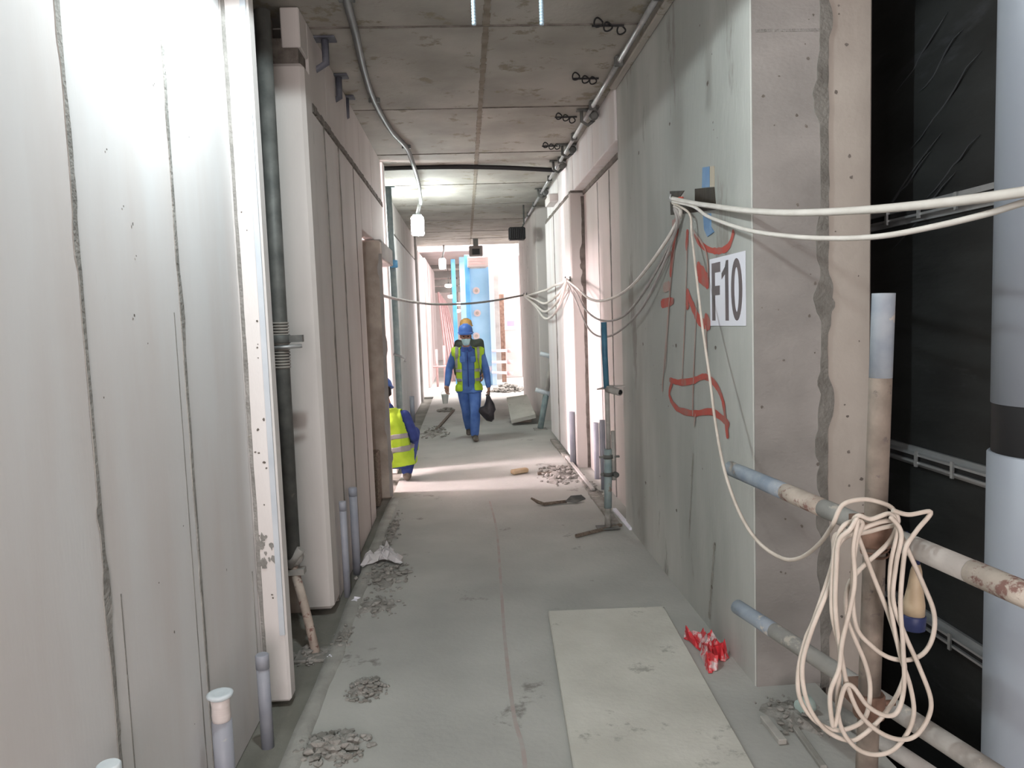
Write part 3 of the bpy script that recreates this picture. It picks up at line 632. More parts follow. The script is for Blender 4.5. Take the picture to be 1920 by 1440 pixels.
# ------------------------------------------------------------------ wall sign and tapes
fs = lambda u, v, d: (XR-.002-d, 3.815-.49*u, 1.63+.33*v)
sg = empty('grid_sign', fs(.5, 0, 0), 'white paper sign reading F10 on the concrete wall', 'sign')
MB().prism([(0, -.01), (1, 0), (1, 1.0), (0, 1.0)], fs, 0, .002).build('sheet', M_PAPER, sg)
def letters(name, polys):
    g = MB()
    for P in polys: g.prism([(u, .07+v*.86) for u, v in P], fs, .0021, .0035)
    g.build(name, M_INK, sg)
letters('letter', [[(.07, 0), (.165, 0), (.165, 1), (.07, 1)], [(.165, .83), (.33, .83), (.33, 1), (.165, 1)], [(.165, .44), (.31, .44), (.31, .60), (.165, .60)]])
letters('letter', [[(.47, 0), (.56, 0), (.56, 1), (.50, 1), (.47, .86)], [(.37, .70), (.47, .78), (.50, 1), (.47, .90), (.37, .80)]])
g = MB(); n = 28; o = [(.78+.145*math.cos(t), .5+.5*math.sin(t)) for t in np.linspace(0, 2*math.pi, n, endpoint=False)]; i_ = [(.78+.062*math.cos(t), .5+.36*math.sin(t)) for t in np.linspace(0, 2*math.pi, n, endpoint=False)]
for k in range(n):
    j = (k+1) % n; g.prism([(u, .07+v*.86) for u, v in (o[k], o[j], i_[j], i_[k])], fs, .0021, .0035)
g.build('letter', M_INK, sg)
def patch(name, px, m, label, d=.003):
    g = MB(); P = [onX(x, y, XR) for x, y in px]
    g.prism([(p[1], p[2]) for p in P], lambda u, v, q: (XR-q, u, v), 0.0008, d)
    return tag(g.build(name, m), label, 'tape')
patch('tape_patch', [(1257, 358.5), (1284, 357.5), (1273, 373), (1280, 380), (1304, 382), (1304, 354), (1340, 351), (1343.5, 393), (1258.5, 403)], M_TAPEB, 'brown shiny tape patch with a notch behind the wall hook', .004)
patch('tape_strip', [(1318, 314), (1331, 312), (1331, 351), (1317, 352)], M_TAPEBL, 'blue tape strip standing above the brown patch')
patch('tape_strip', [(1332, 312), (1340, 311), (1340, 350), (1332, 351)], M_TAPEY, 'beige tape strip beside the blue one above the brown patch')
patch('tape_strip', [(1320, 402), (1334, 400), (1334, 425), (1340, 435), (1328, 444), (1322, 430)], M_TAPEBL, 'blue tape scrap hanging below the brown patch', .006)

# ------------------------------------------------------------------ boards and litter on the floor
M3 = Matrix.Rotation(math.radians(-2.7), 4, 'Z')
bo = MB().bev((-.32, -3.0, .006), (.335, 0, .050), .006, M=Matrix.Translation((.722, 4.15, 0)) @ M3).build('cement_board', M_BOARD)
tag(bo, 'pale cement panel lying flat on the floor before the shaft', 'board')
def heap(c, rx, ry, n, rr, label, m=M_RUBBLE, h=.05):
    g = MB()
    for _ in range(n):
        t = rng.uniform(0, 6.283); q = rng.random()**.7; x, y = c[0]+rx*q*math.cos(t), c[1]+ry*q*math.sin(t)
        r = rng.uniform(*rr)*(1.15-.5*q); g.rock((x, y, c[2]+r*.25+h*(1-q)*rng.uniform(.0, .8)), r)
    k = 16; R_ = [(rng.uniform(.45, 1.0), 2*math.pi*i/k) for i in range(k)]
    vs = [(c[0], c[1], c[2]+.55*h)]+[(c[0]+rx*q*.5*math.cos(t), c[1]+ry*q*.5*math.sin(t), c[2]+h*rng.uniform(.2, .45)) for q, t in R_]+[(c[0]+rx*q*math.cos(t), c[1]+ry*q*math.sin(t), c[2]-.006) for q, t in R_]
    g.add(vs, [(0, 1+i, 1+(i+1) % k) for i in range(k)]+[(1+i, 1+k+i, 1+k+(i+1) % k, 1+(i+1) % k) for i in range(k)])
    return tag(g.build('rubble', m), label, 'rubble', kind='stuff')
heap((-.60, 5.05, 0), .20, .34, 110, (.008, .03), 'largest heap of crumbled grey mortar by the left kerb')
heap((-.60, 4.50, 0), .17, .20, 70, (.006, .024), 'crumbled mortar patch just nearer than the white paper')
heap((-.53, 3.46, 0), .11, .13, 100, (.006, .022), 'small dark mortar heap on the near walkway')
heap((-.60, 2.98, 0), .17, .13, 130, (.008, .028), 'stony mortar heap at the bottom beside the kerb')
heap((-.74, 4.05, 0), .07, .30, 60, (.005, .016), 'crumbs of mortar strewn along the kerb by the prop foot')
heap((-.66, 6.2, 0), .07, .7, 70, (.008, .024), 'crumbs of mortar strewn along the far kerb')
heap((.95, 8.05, 0), .26, .55, 130, (.010, .04), 'brown heap of sand and rubble near the right wall', h=.09)
heap((-.55, 11.6, 0), .25, .7, 60, (.010, .035), 'scattered rubble behind the crouching worker')
heap((-.42, 14.4, 0), .16, .3, 40, (.02, .06), 'dark clods on the floor left of the walking worker', h=.08)
heap((1.18, 7.1, 0), .07, .9, 50, (.008, .024), 'crumbs along the foot of the right wall')
heap((1.30, 2.98, 0), .16, .22, 60, (.006, .02), 'grit on the slab under the guard rail')
heap((-.90, 3.95, -.045), .10, .14, 60, (.008, .03), 'mortar crumbs around the foot of the left prop')
heap((.95, 17.9, 0), .45, .5, 120, (.03, .10), 'pale rubble heap at the far right of the daylight', h=.22)
def crumple(name, c, rx, ry, h, m, label, cat, n=11, seed=1):
    r = np.random.default_rng(seed); g = MB(); vs = []
    hh = r.random((n, n))*h; hh[0, :] *= .1; hh[-1, :] *= .1; hh[:, 0] *= .1; hh[:, -1] *= .1
    for i in range(n):
        for j in range(n):
            u, v = i/(n-1)*2-1, j/(n-1)*2-1; k = .75+.35*math.sin(3*math.atan2(v, u)+seed)
            vs.append((c[0]+rx*u*k+r.normal(0, rx*.06), c[1]+ry*v*k+r.normal(0, ry*.06), c[2]+.003+hh[i, j]))
    g.add(vs, [(i*n+j, (i+1)*n+j, (i+1)*n+j+1, i*n+j+1) for i in range(n-1) for j in range(n-1)], 0)
    o = g.build(name, m, fix=False); md = o.modifiers.new('thick', 'SOLIDIFY'); md.thickness = .002
    return tag(o, label, cat)
crumple('paper_scrap', (-.65, 5.42, .02), .13, .19, .07, mat('grubby_white_paper', (.50, .49, .49), (.60, .59, .60), scale=9, rough=.8), 'torn white paper lying on the mortar heap', 'paper', seed=3)
crumple('paper_scrap', (-.76, 3.82, -.0), .022, .03, .02, M_PAPER, 'tiny white scrap beside the prop foot', 'paper', n=5, seed=4)
crumple('paper_scrap', (-.745, 4.60, .01), .035, .04, .02, M_PAPER, 'small white scrap by the corner panel', 'paper', n=5, seed=5)
crumple('plastic_bag', (1.145, 3.62, .0), .075, .20, .09, M_REDBAG, 'crumpled red and white plastic bag at the foot of the concrete wall', 'bag', n=13, seed=8)
cu = MB().lathe([(.028, 0), (.030, .004), (.036, .062), (.033, .062), (.027, .008)], (1.325, 2.985, .036), (.9, .3, .15), 18).build('plastic_cup', mat('pale_green_plastic', (.42, .55, .52), (.5, .62, .58), scale=7, rough=.5))
tag(cu, 'pale green cup lying on the slab behind the coil', 'cup')
def stick(p, q, r, name, m, label, cat, z=None):
    z = r if z is None else z; p, q = onZ(*p, z), onZ(*q, z); g = MB(); d = V(q)-V(p); L = d.length
    M = Matrix.Translation(p) @ d.to_track_quat('X', 'Z').to_matrix().to_4x4(); g.bev((0, -r*1.4, -r*.9), (L, r*1.4, r), .003, M=M); return tag(g.build(name, m), label, cat)
stick((1080, 1005), (1165, 984), .011, 'timber_batten', M_WOOD, 'dark batten lying under the foot of the blue prop', 'batten', z=.013)
stick((1008, 888), (1046, 887), .014, 'timber_batten', M_WOOD, 'short dark stick in front of the sand heap', 'batten')
stick((1152, 955), (1184, 992), .012, 'plastic_strip', M_PAPER, 'white strip on the floor against the concrete wall', 'strip')
stick((1062, 856), (1112, 918), .012, 'plastic_strip', mat('grey_white_strip', (.45, .44, .42), rough=.7), 'pale strip along the foot of the right wall', 'strip', z=.045)
stick((1432, 1346), (1468, 1392), .012, 'timber_batten', mat('pale_plaster_batten', (.48, .47, .44), (.38, .37, .34), scale=12, rough=.9), 'pale batten on the slab left of the cable coil', 'batten')
stick((1462, 1325), (1545, 1440), .009, 'timber_batten', mat('grey_timber', (.34, .335, .31), (.26, .255, .23), scale=12, rough=.9), 'long grey batten under the cable coil', 'batten')
stick((818, 806), (850, 770), .016, 'timber_batten', M_WOOD, 'thin stick on the floor left of the walking worker', 'batten')
ch = MB().bev((-.10, -.04, 0), (.10, .04, .05), .012, M=Matrix.Translation((.53, 8.25, .003)) @ Matrix.Rotation(.5, 4, 'Z')).build('timber_offcut', mat('tan_offcut', (.42, .32, .20), (.50, .40, .27), scale=8, rough=.9))
tag(ch, 'tan timber offcut on the lit strip of floor', 'offcut')
sp = empty('spade', (.85, 6.95, 0), 'dusty flat spade lying across the walkway', 'spade')
g = MB(); p = [onZ(996, 934, .06), onZ(1008, 941, .03), onZ(1020, 945, .018), onZ(1062, 940, .02)]; g.tube(p, [.010, .016, .016, .014], 8); g.build('handle', M_WOOD, sp)
g = MB(); q = [onZ(1060, 941, .02), onZ(1070, 931, .05), onZ(1090, 929, .06), onZ(1098, 936, .02), onZ(1080, 943, .012)]
g.add(q+[np.array(v)+np.array([0, 0, .008]) for v in q], [(0, 1, 2, 3, 4), (9, 8, 7, 6, 5)]+[(i, (i+1) % 5, 5+(i+1) % 5, 5+i) for i in range(5)]); g.build('blade', M_STEELD, sp)
ls = empty('leaning_slab', (.86, 12.2, 0), 'broken pale slab propped up on the floor by the far right wall', 'slab')
def quadslab(pts, t, name, m, parent):
    P = [V(p) for p in pts]; n = (P[1]-P[0]).cross(P[3]-P[0]).normalized(); n = n if n.z > 0 else -n
    g = MB(); g.add(P+[p-n*t for p in P], [(0, 1, 2, 3), (7, 6, 5, 4)]+[(i, (i+1) % 4, 4+(i+1) % 4, 4+i) for i in range(4)]); return g.build(name, m, parent)
quadslab([(.66, 11.95, .10), (1.06, 12.05, .16), (1.05, 13.6, .33), (.68, 13.5, .30)], .06, 'upper_slab', M_BOARD, ls)
g = MB(); g.bev((.72, 12.3, 0), (1.02, 13.4, .12), .01); g.build('under_slab', M_CONCD, ls)

# ------------------------------------------------------------------ plastic pipe stubs
def stub(x, y, z0, z1, r, label, cap=True, tape=False, flare=False):
    t = empty('pipe_stub', (x, y, z0), label, 'pipe', 'grey pipe stubs along the walls')
    zt = z1-.10 if tape else z1-.03
    MB().lathe([(r, z0), (r, zt), (r*.88, zt), (r*.88, zt-.02)], (x, y, 0), n=18).build('pipe', M_PVC, t)
    if tape:
        MB().lathe([(r*.92, zt-.005), (r*.95, zt+.02), (r*.90, zt+.05), (r*.97, z1-.02)], (x, y, 0), n=18).build('taped_neck', M_PVCW, t)
        MB().lathe([(r*.98, z1-.02), (r*1.30, z1-.012), (r*1.32, z1-.004), (r*1.0, z1), (r*.5, z1-.006)], (x, y, 0), n=18).build('cap', M_CAP, t)
    elif cap: MB().lathe([(r*1.06, z1-.06), (r*1.06, z1-.004), (r*.9, z1)], (x, y, 0), n=18).build('cap', M_CAP if flare else M_PVC, t)
    return t
p = onX(412, 1298, -.905); stub(p[0], p[1], -.045, p[2], .034, 'grey pipe stub with a taped neck and flared white cap', tape=True)
p = onX(203, 1432, -.905); stub(p[0], p[1], -.045, p[2], .027, 'grey pipe stub whose pale cap shows at the bottom left', flare=True)
p = onZ(502, 1394, -.03); q = onY(499, 1226, p[1]); stub(p[0], p[1], -.045, q[2], .026, 'thin grey capped pipe stub in front of the left end panel')
p = onX(642, 940, -.825); stub(-.825, p[1], -.045, p[2], .022, 'shorter grey pipe stub beside the second left wall')
p = onX(661, 914, -.825); stub(-.825, p[1], -.045, p[2], .028, 'taller grey pipe stub beside the second left wall')
p = onX(1117, 787, 1.31); stub(1.31, p[1], 0, p[2], .028, 'left one of two grey pipe stubs behind the blue prop', cap=False)
p = onX(1129, 782, 1.29); stub(1.29, p[1], 0, p[2], .028, 'right one of two grey pipe stubs behind the blue prop', cap=False)
p = onX(1072, 767, 1.16); stub(1.16, p[1], 0, p[2], .034, 'single grey pipe stub against the white panel farther along', cap=False)
p = onX(772, 740, -.95); stub(-.95, p[1], 0, p[2], .04, 'slim dark pipe stub against the third left wall', cap=False)

# ------------------------------------------------------------------ props
def ring(g, c, r0, r1, h, n=14, axis=(0, 0, 1)): g.lathe([(r0, -h/2), (r1, -h/2), (r1, h/2), (r0, h/2)], c, axis, n)
lp = empty('push_pull_prop', (-.857, 3.95, -.045), 'tall dusty steel prop standing in the gap behind the left end panel', 'prop')
k0 = V(onY(549, 1045, 4.02)); k1 = V(onY(489, -20, 4.02))
ax = (k1-k0).normalized(); sc = lambda py: k0+(k1-k0)*((k0.z-V(onY(520, py, 4.02)).z)/(k0.z-k1.z))
MB().tube([k0, (k0+k1)/2, sc(20)], .040, 18).build('outer_tube', M_STEELD, lp)
g = MB()
for py in np.arange(606, 690, 5.5): ring(g, sc(py), .03, .0455, .009, 18, ax)
g.build('thread', mat('dusty_thread', (.26, .24, .215), (.34, .32, .29), scale=20, rough=.8), lp)
c = sc(636); cb = MB().lathe([(.048, -.022), (.054, -.018), (.054, .018), (.048, .022)], c, ax, 12); cb.box(c+V((.03, -.02, -.018)), c+V((.115, .02, .018))); nut = cb.build('collar_nut', M_STEELD, lp)
c = sc(652); g = MB(); g.tube([c+V((-.05, -.045, 0)), c+V((.02, -.05, .003)), c+V((.115, -.03, .006))], .010, 8); g.build('handle', M_STEEL, nut)
g = MB(); g.lathe([(.03, -.03), (.045, -.02), (.045, .02), (.03, .03)], k0+V((.01, 0, 0)), (0, 1, 0), 12); g.tube([k0+V((-.02, -.02, -.04)), k0+V((.05, -.02, .05))], .024, 10); g.box(k0+V((-.03, -.03, -.09)), k0+V((.06, .03, -.06))); g.build('knuckle', M_TUBEG, lp)
f0 = V((-.86, 3.97, -.03))
MB().tube([k0+V((0, 0, -.05)), (k0+f0)/2, f0], .024, 12).build('foot_strut', M_TUBEC, lp)
MB().bev((-.96, 3.88, -.045), (-.78, 4.05, -.028), .004).build('base_plate', M_RUBBLE, lp)
def plug_stub(g, c, d, L, r, mi=0): g.tube([c, c+V(d)*L], r, 12, mi)
bp = empty('blue_prop', (1.09, 6.0, 0), 'blue and grey telescopic prop beside the far end of the concrete wall', 'prop')
Yb = 5.90
pt = lambda x, y: V(onY(x, y, Yb))
MB().tube([pt(1132, 604), pt(1134, 665), pt(1137, 728)], .023, 14).build('upper_tube', M_PROPB, bp)['label'] = 'blue upper tube'
MB().tube([pt(1138, 728), pt(1141, 845)], .019, 14).build('inner_tube', M_TUBEG, bp)['label'] = 'grey inner tube'
MB().tube([pt(1140, 842), pt(1140, 952)], .031, 14).build('lower_tube', M_PROPT, bp)['label'] = 'teal lower tube'
MB().tube([pt(1140, 952), pt(1140, 987)], .027, 14).build('dusty_foot', M_RUBBLE, bp)
MB().bev(pt(1140, 990)+V((-.09, -.06, 0)), pt(1140, 990)+V((.09, .06, .012)), .004).build('base_plate', M_STEELD, bp)
g = MB(); c = pt(1143, 729); ring(g, c, .02, .038, .05); g.tube([c+V((-.02, 0, .0)), c+V((.02, -.05, -.010)), c+V((.055, -.13, -.018))], .028, 14); g.lathe([(.019, 0), (.003, .001)], c+V((.056, -.1315, -.018)), (.25, -.95, -.06), 12, 1); g.tube([c+V((-.10, 0, .0)), c+V((-.03, 0, .01))], [.004, .012], 6); g.box(c+V((.0, -.02, .012)), c+V((.12, .02, .024)))
g.build('tube_coupler', [M_TUBEG, M_BLACKP], bp)
for py, w in ((856, .07), (889, .06)):
    c = pt(1140, py); g = MB(); ring(g, c, .028, .040, .03); g.box(c+V((-w, -.015, -.008)), c+V((w+.02, .015, .004)))
    if py > 870: g.tube([c+V((.05, 0, 0)), c+V((.06, -.05, 0))], .022, 12)
    g.build('collar', M_STEELD, bp)
MB().tube([pt(1149, 808), pt(1150, 850), pt(1151, 900)], .016, 10).build('side_rod', M_TUBEG, bp)
rp = empty('raking_prop', (1.15, 11.6, 0), 'small raking prop with white pipe ends in the grey bay on the right', 'prop')
pt2 = lambda x, y: V(onY(x, y, 11.5))
MB().tube([pt2(1013, 803), pt2(1024, 740)], .045, 12).build('lower_tube', M_PROPT, rp)
MB().tube([pt2(1024, 742), pt2(1036, 668)], .036, 12).build('upper_tube', M_TUBEG, rp)
for (x, y), nm in (((1020, 736), 'pipe_end'), ((1029, 668), 'pipe_end')):
    c = pt2(x, y); g = MB(); g.tube([c+V((-.13, 0, .05)), c+V((.08, -.03, -.02))], .035, 12); g.build(nm, M_CAP, rp)
MB().bev(pt2(1013, 806)+V((-.1, -.1, 0)), pt2(1013, 806)+V((.1, .1, .02)), .004).build('base_plate', M_RUBBLE, rp)
tp = empty('teal_post', (-.835, 9.315, 0), 'faded teal steel post standing at the lit doorway on the left', 'post')
q0, q1 = V(onY(728, 352, 9.315)), V((-.84, 9.315, 0))
MB().tube([q1+V((0, 0, .01)), V(onY(742, 600, 9.315)), q0], .036, 14).build('tube', M_PROPT, tp)
MB().bev(q0+V((-.08, -.05, 0)), q0+V((.08, .05, .012)), .003).build('head_plate', M_PROPT, tp)
MB().bev((-.92, 9.26, 0), (-.76, 9.37, .012), .003).build('base_plate', M_RUST, tp)
c = V(onY(738, 495, 9.29)); MB().lathe([(.038, -.045), (.05, -.04), (.05, .04), (.038, .045)], c, n=14).build('collar', M_FORMD, tp)['label'] = 'bright blue collar'
c = V(onY(751, 668, 9.29)); g = MB(); g.tube([c+V((-.08, 0, .03)), c+V((.06, -.02, -.02)), c+V((.05, -.02, -.07))], .016, 8); g.build('wedge', M_STEEL, tp)
# mud-stained formwork scrap in the recess before the jamb
tag(MB().bev((-.97, 7.15, -.03), (-.875, 7.38, .48), .01).build('formwork_board', M_WOOD), 'brown muddy board wedged before the left door jamb', 'board')

# ------------------------------------------------------------------ things on the ceiling
def zc(px, py, z): return V(onZ(px, py, z))
P = [zc(x, y, 3.462) for x, y in ((560, -420), (625, -120), (650, 0), (667, 65), (683, 135), (702, 190), (733, 245), (762, 277))]+[zc(776, 312, 3.395), zc(786, 350, 3.37), V(onY(789, 382, 10.6))]
fc = empty('conduit', (-.6, 7, 3.44), 'grey flexible conduit winding along the ceiling to the lit lamp', 'conduit')
g = MB(); S = spline(P, 10); g.tube(S, [.023+.002*(i % 2) for i in range(len(S))], 10); g.build('hose', mat('grey_flexible_conduit', (.13, .135, .135), (.20, .205, .205), scale=2, rough=.5), fc)
for i in (2, 5, 7):
    c = P[i]; MB().bev(c+V((-.045, -.015, -.01)), c+V((.045, .015, .024)), .003).build('saddle', M_STEELD, fc)
rc = empty('conduit', (1.13, 8, 3.43), 'straight steel conduit clipped to the ceiling beside the right wall', 'conduit')
A, B = zc(1262, -10, 3.445), zc(985, 418, 3.445); A.x = 1.135; B.x = 1.15
nn = 9
for i in range(nn):
    a_, b_ = A+(B-A)*(i/nn), A+(B-A)*((i+1)/nn); MB().tube([a_, b_], .018, 12).build('tube', M_STEEL, rc)
    c = a_; s_ = MB().bev(c+V((-.030, -.02, -.028)), c+V((.030, .02, .042)), .006).build('saddle', M_STEELD, rc)
MB().tube(spline([onY(690, 317, 9.04), onY(770, 314.5, 9.04), onY(860, 313, 9.04), onY(950, 314.5, 9.04), onY(1040, 319, 9.04)], 8), .026, 10).build('pipe_across', M_BLACKP)
tag(bpy.data.objects['pipe_across'], 'black plastic pipe bowed across the ceiling between the walls', 'pipe')
bpy.data.objects['pipe_across'].name = 'black_pipe'
for k, pts in enumerate(([(1122, 42), (1140, 50), (1165, 56)], [(1080, 143), (1098, 149), (1112, 151)], [(1048, 218), (1061, 221), (1073, 225)], [(1023, 272), (1034, 275), (1045, 275)])):
    c0 = zc(*pts[1], 3.46); e = empty('wire_clip', c0, ('nearest', 'second nearest', 'third', 'farthest')[k]+' cluster of black wire loops on the ceiling by the steel conduit', 'wire')
    for p in pts:
        c = zc(*p, 3.462); rr = .026; MB().tube([c+V((rr*math.cos(t), .012*math.sin(2*t), rr*math.sin(t))) for t in np.linspace(0, 6.1, 18)], .0055, 6).build('loop', M_BLACKP, e)
    c = zc(*pts[1], 3.478); MB().box(c+V((-.10, -.006, 0)), c+V((.10, .006, .012))).build('strip', M_BLACKP, e)
for x, lab in ((889, 'left one of two pale blue hanging rods at the top'), (1016, 'right one of two pale blue hanging rods at the top')):
    b_ = V(onY(x, 47, 3.2)); e = empty('hanging_rod', (b_.x, b_.y, TOP), lab, 'rod')
    g = MB(); g.tube([b_, V((b_.x, b_.y, TOP))], .0085, 8); g.build('rod', M_STUD, e)
    g = MB()
    for z in np.arange(b_.z+.004, b_.z+.25, .012): g.lathe([(.0086, 0), (.0098, .003), (.0086, .006)], (b_.x, b_.y, z), n=8)
    g.build('thread', M_STUD, e)
# lamps of the work-light string
def lamp(c, s, label, em, lit):
    e = empty('work_lamp', c, label, 'lamp')
    MB().bev(c+V((-.085*s, -.05*s, -.30*s)), c+V((.085*s, .05*s, -.04*s)), .02*s).build('diffuser', em, e)
    MB().bev(c+V((-.06*s, -.04*s, -.04*s)), c+V((.06*s, .04*s, -.015*s)), .008*s).build('housing', M_CAP, e)
    MB().tube([c+V((0, 0, -.02*s)), c+V((.03*s, 0, .08*s)), c+V((.05*s, 0, .17*s))]+([V((c.x+.05*s, c.y, TOP+.01))] if c.y > 15 else []), .024*s, 10).build('bracket', M_STEEL, e)
    return e
lamp(V(onY(782, 400, 10.6)), 1.0, 'bright box-shaped work lamp hanging under the conduit', M_LIGHTON, 1)
c = V(onY(829, 482, 18.4)); lamp(c, .95, 'smaller far work lamp hanging near the blue formwork', M_LIGHTFAR, 1)
fl_ = empty('floodlight', V(onY(967, 430, 12.3)), 'black box floodlight hung high by the far right wall', 'floodlight')
p0, p1 = V(onY(953, 427, 12.3)), V(onY(985, 450, 12.3))
MB().bev((p0.x, 12.2, p1.z), (p1.x, 12.38, p0.z), .02).build('body', M_BLACKP, fl_)
g = MB()
for x in np.linspace(p0.x+.03, p1.x-.03, 8): g.box((x-.006, 12.17, p1.z+.02), (x+.006, 12.2, p0.z-.02))
g.build('cooling_fin', M_BLACKP, fl_)
MB().tube([(p1.x-.05, 12.3, p0.z-.01), (p1.x-.02, 12.3, p0.z+.05), (1.0, 12.3, p0.z+.05), (1.0, 12.3, TOP)], .012, 8).build('bracket', M_STEELD, fl_)
f2 = empty('floodlight', V(onY(893, 470, 17.2)), 'dark square floodlight on the ceiling edge before the blue formwork', 'floodlight')
p0, p1 = V(onY(879, 463, 17.2)), V(onY(906, 480, 17.2))
MB().bev((p0.x+.1, 17.2, p0.z), (p1.x-.1, 17.3, TOP+.012), .005).build('hanger', M_STEELD, f2)
MB().bev((p0.x, 17.15, p1.z), (p1.x, 17.35, p0.z+.02), .02).build('frame', mat('grey_lamp_frame', (.20, .18, .17), rough=.6), f2)
MB().bev((p0.x+.07, 17.13, p1.z+.03), (p1.x-.07, 17.152, p0.z-.05), .004).build('glass', M_BLACKP, f2)
# brackets left and right under the ceiling
def bracket(c, label, s=1, m=M_STEELD, flip=1):
    e = empty('ceiling_bracket', c, label, 'bracket')
    MB().bev(c+V((-.09*s, -.03*s, -.012)), c+V((.09*s, .03*s, .0)), .003).build('plate', m, e)
    MB().tube([c+V((flip*.05*s, 0, -.01)), c+V((flip*.05*s, 0, -.09*s)), c+V((flip*.0*s, 0, -.12*s)), c+V((-flip*.05*s, 0, -.08*s))], .014*s, 8).build('claw', m, e)
    MB().lathe([(.035*s, 0), (.035*s, .05*s), (.02*s, .055*s)], c+V((-flip*.04*s, -.02*s, -.06*s)), (0, -1, 0), 10).build('sleeve', m, e)
for (x, y), lab in (((583, 72), 'nearest dark clamp under the ceiling at the left wall top'), ((612, 142), 'middle clamp under the ceiling at the left wall top'), ((628, 182), 'farthest round clamp under the ceiling at the left wall top')):
    bracket(zc(x, y, TOP-.002), lab, 1.7, M_DARKBLUE)
for (x, y, z), lab in (((1141, 205, TOP-.002), 'steel hook bracket above the end of the concrete wall'), ((1108, 270, TOP-.002), 'first of two dark hook brackets above the right panels'), ((1100, 300, TOP-.002), 'second dark hook bracket above the right panels'), ((1063, 352, TOP-.002), 'farther dark hook bracket above the right panels')):
    c = zc(x, y, z); c.x = min(c.x, 1.14); bracket(c, lab, 1.1, flip=-1)
tag(MB().bev(V(onX(1030, 378, 1.12)), V(onX(1030, 378, 1.12))+V((.18, .5, .10)), .008).build('concrete_bracket', M_PANELW), 'pale block jutting out above the grey bay on the right', 'block')

# ------------------------------------------------------------------ far end in the daylight
fw = empty('column_formwork', (.43, 19.6, 0), 'tall light blue formwork panel standing in the daylight at the end', 'formwork')
x0, x1 = .06, .74
MB().bev((x0, 19.6, 0), (x1, 19.68, 3.34), .006).build('face_sheet', M_FORM, fw)
for x in (x0-.02, x1-.10): MB().bev((x, 19.55, 0), (x+.12, 19.72, 3.34), .006).build('side_rail', mat('pale_blue_rail', (.50, .66, .86), rough=.5) if x > .3 else M_FORMD, fw)
for z in (.2, 1.2, 2.2, 3.2): MB().bev((x0+.1, 19.68, z), (x1-.1, 19.74, z+.1), .006).build('waler', M_FORMD, fw)
for px, py in ((893, 545), (895, 587), (893, 630)):
    c = V(onY(px, py, 19.6)); h_ = MB(); h_.lathe([(.09, -.012), (.085, .0)], c, (0, 1, 0), 14); pl_ = h_.build('tie_plate', mat('rust_halo', (.5, .42, .42), rough=.8), fw)
    MB().lathe([(.045, -.02), (.04, .012)], c, (0, 1, 0), 12).build('tie_hole', M_CONCD, pl_)
for (x, y, w), lab, m in (((849, 486, .055), 'mid blue steel post left of the blue formwork', M_FORMD), ((866, 482, .08), 'pale blue post touching the left edge of the formwork', M_FORM)):
    b_ = V(onY(x, y, 20.4)); g = MB(); g.bev((b_.x-w, 20.35, 0), (b_.x+w, 20.47, b_.z), .01); o_ = g.build('steel_post', m); tag(o_, lab, 'post')
bx = empty('air_conditioner', V(onY(895, 500, 19.2)), 'pale box unit in front of the top of the blue formwork', 'box')
p0, p1 = V(onY(876, 482, 19.2)), V(onY(916, 499, 19.2))
MB().bev((p0.x, 19.1, p1.z), (p1.x, 19.545, p0.z), .01).build('body', M_PINKW, bx)
for z in np.linspace(p1.z+.05, p0.z-.05, 3): MB().box((p0.x+.02, 19.09, z), (p1.x-.08, 19.102, z+.02)).build('slat', M_PINKP, bx)
MB().bev((p0.x+.05, 19.40, p1.z-.03), (p1.x-.05, 19.555, p1.z), .004).build('shelf_bracket', M_STEEL, bx)
for k in range(6):
    t0, t1 = V(onY(822+3*k, 548+4*k, 22.0+.1*k)), V(onY(836+5*k, 668+rng.uniform(-6, 6), 21.6)); d = (t1-t0); t1 = t0+d*(t0.z/(t0.z-t1.z))
    g = MB(); g.tube([t0, t1], .03, 8); o_ = g.build('scaffold_tube', M_PINKP); tag(o_, ('leftmost', 'second', 'third', 'fourth', 'fifth', 'rightmost')[k]+' pink tube from the left in the bundle leaning beside the blue formwork', 'tube', 'pink tubes leaning at the far end')
g = MB(); b_ = V(onY(940, 560, 20.5)); g.bev((b_.x-.06, 20.4, 0), (b_.x+.06, 20.5, 2.35), .01); tag(g.build('steel_post', M_RUST), 'rusty post right of the blue formwork', 'post')
g = MB(); b_ = V(onY(930, 560, 21.5)); g.bev((b_.x-.11, 21.4, 0), (b_.x+.08, 21.6, 3.4), .01); tag(g.build('steel_post', M_CONCW), 'grey pillar just right of the blue formwork', 'post')
for k, (y, dz) in enumerate(((658, 0), (679, 0), (698, 0))):
    p, q = V(onY(922, y, 19.52)), V(onY(962, y+rng.uniform(-2, 2), 19.52)); g = MB(); g.tube([p, q], .035, 8); e = empty('scaffold_tube', p, ('topmost', 'middle', 'lowest')[k]+' pale scaffold arm jutting right from the blue formwork', 'scaffold')
    g.build('tube', M_PAPER, e); MB().lathe([(.05, -.05), (.06, 0), (.05, .05)], q+V((-.1, -.0, .0)), (1, 0, 0), 10).build('coupler', M_PINKP, e)
wf = empty('wall_far_right', (1.6, 21.2, 0), kind='structure')
for a, b in ((.95, 1.6), (1.61, 2.6), (2.61, 4.5)): MB().bev((a, 22.0, 0), (b, 22.2, 3.5), .01).build('panel', M_PINKW, wf)
nt = empty('notice', V(onY(955, 600, 21.98)), 'white notice with a mauve band on the bright far wall', 'notice')
p0, p1 = V(onY(945, 583, 21.99)), V(onY(968, 618, 21.99)); MB().box((p0.x, 21.985, p1.z), (p1.x, 21.999, p0.z)).build('sheet', M_PAPER, nt)
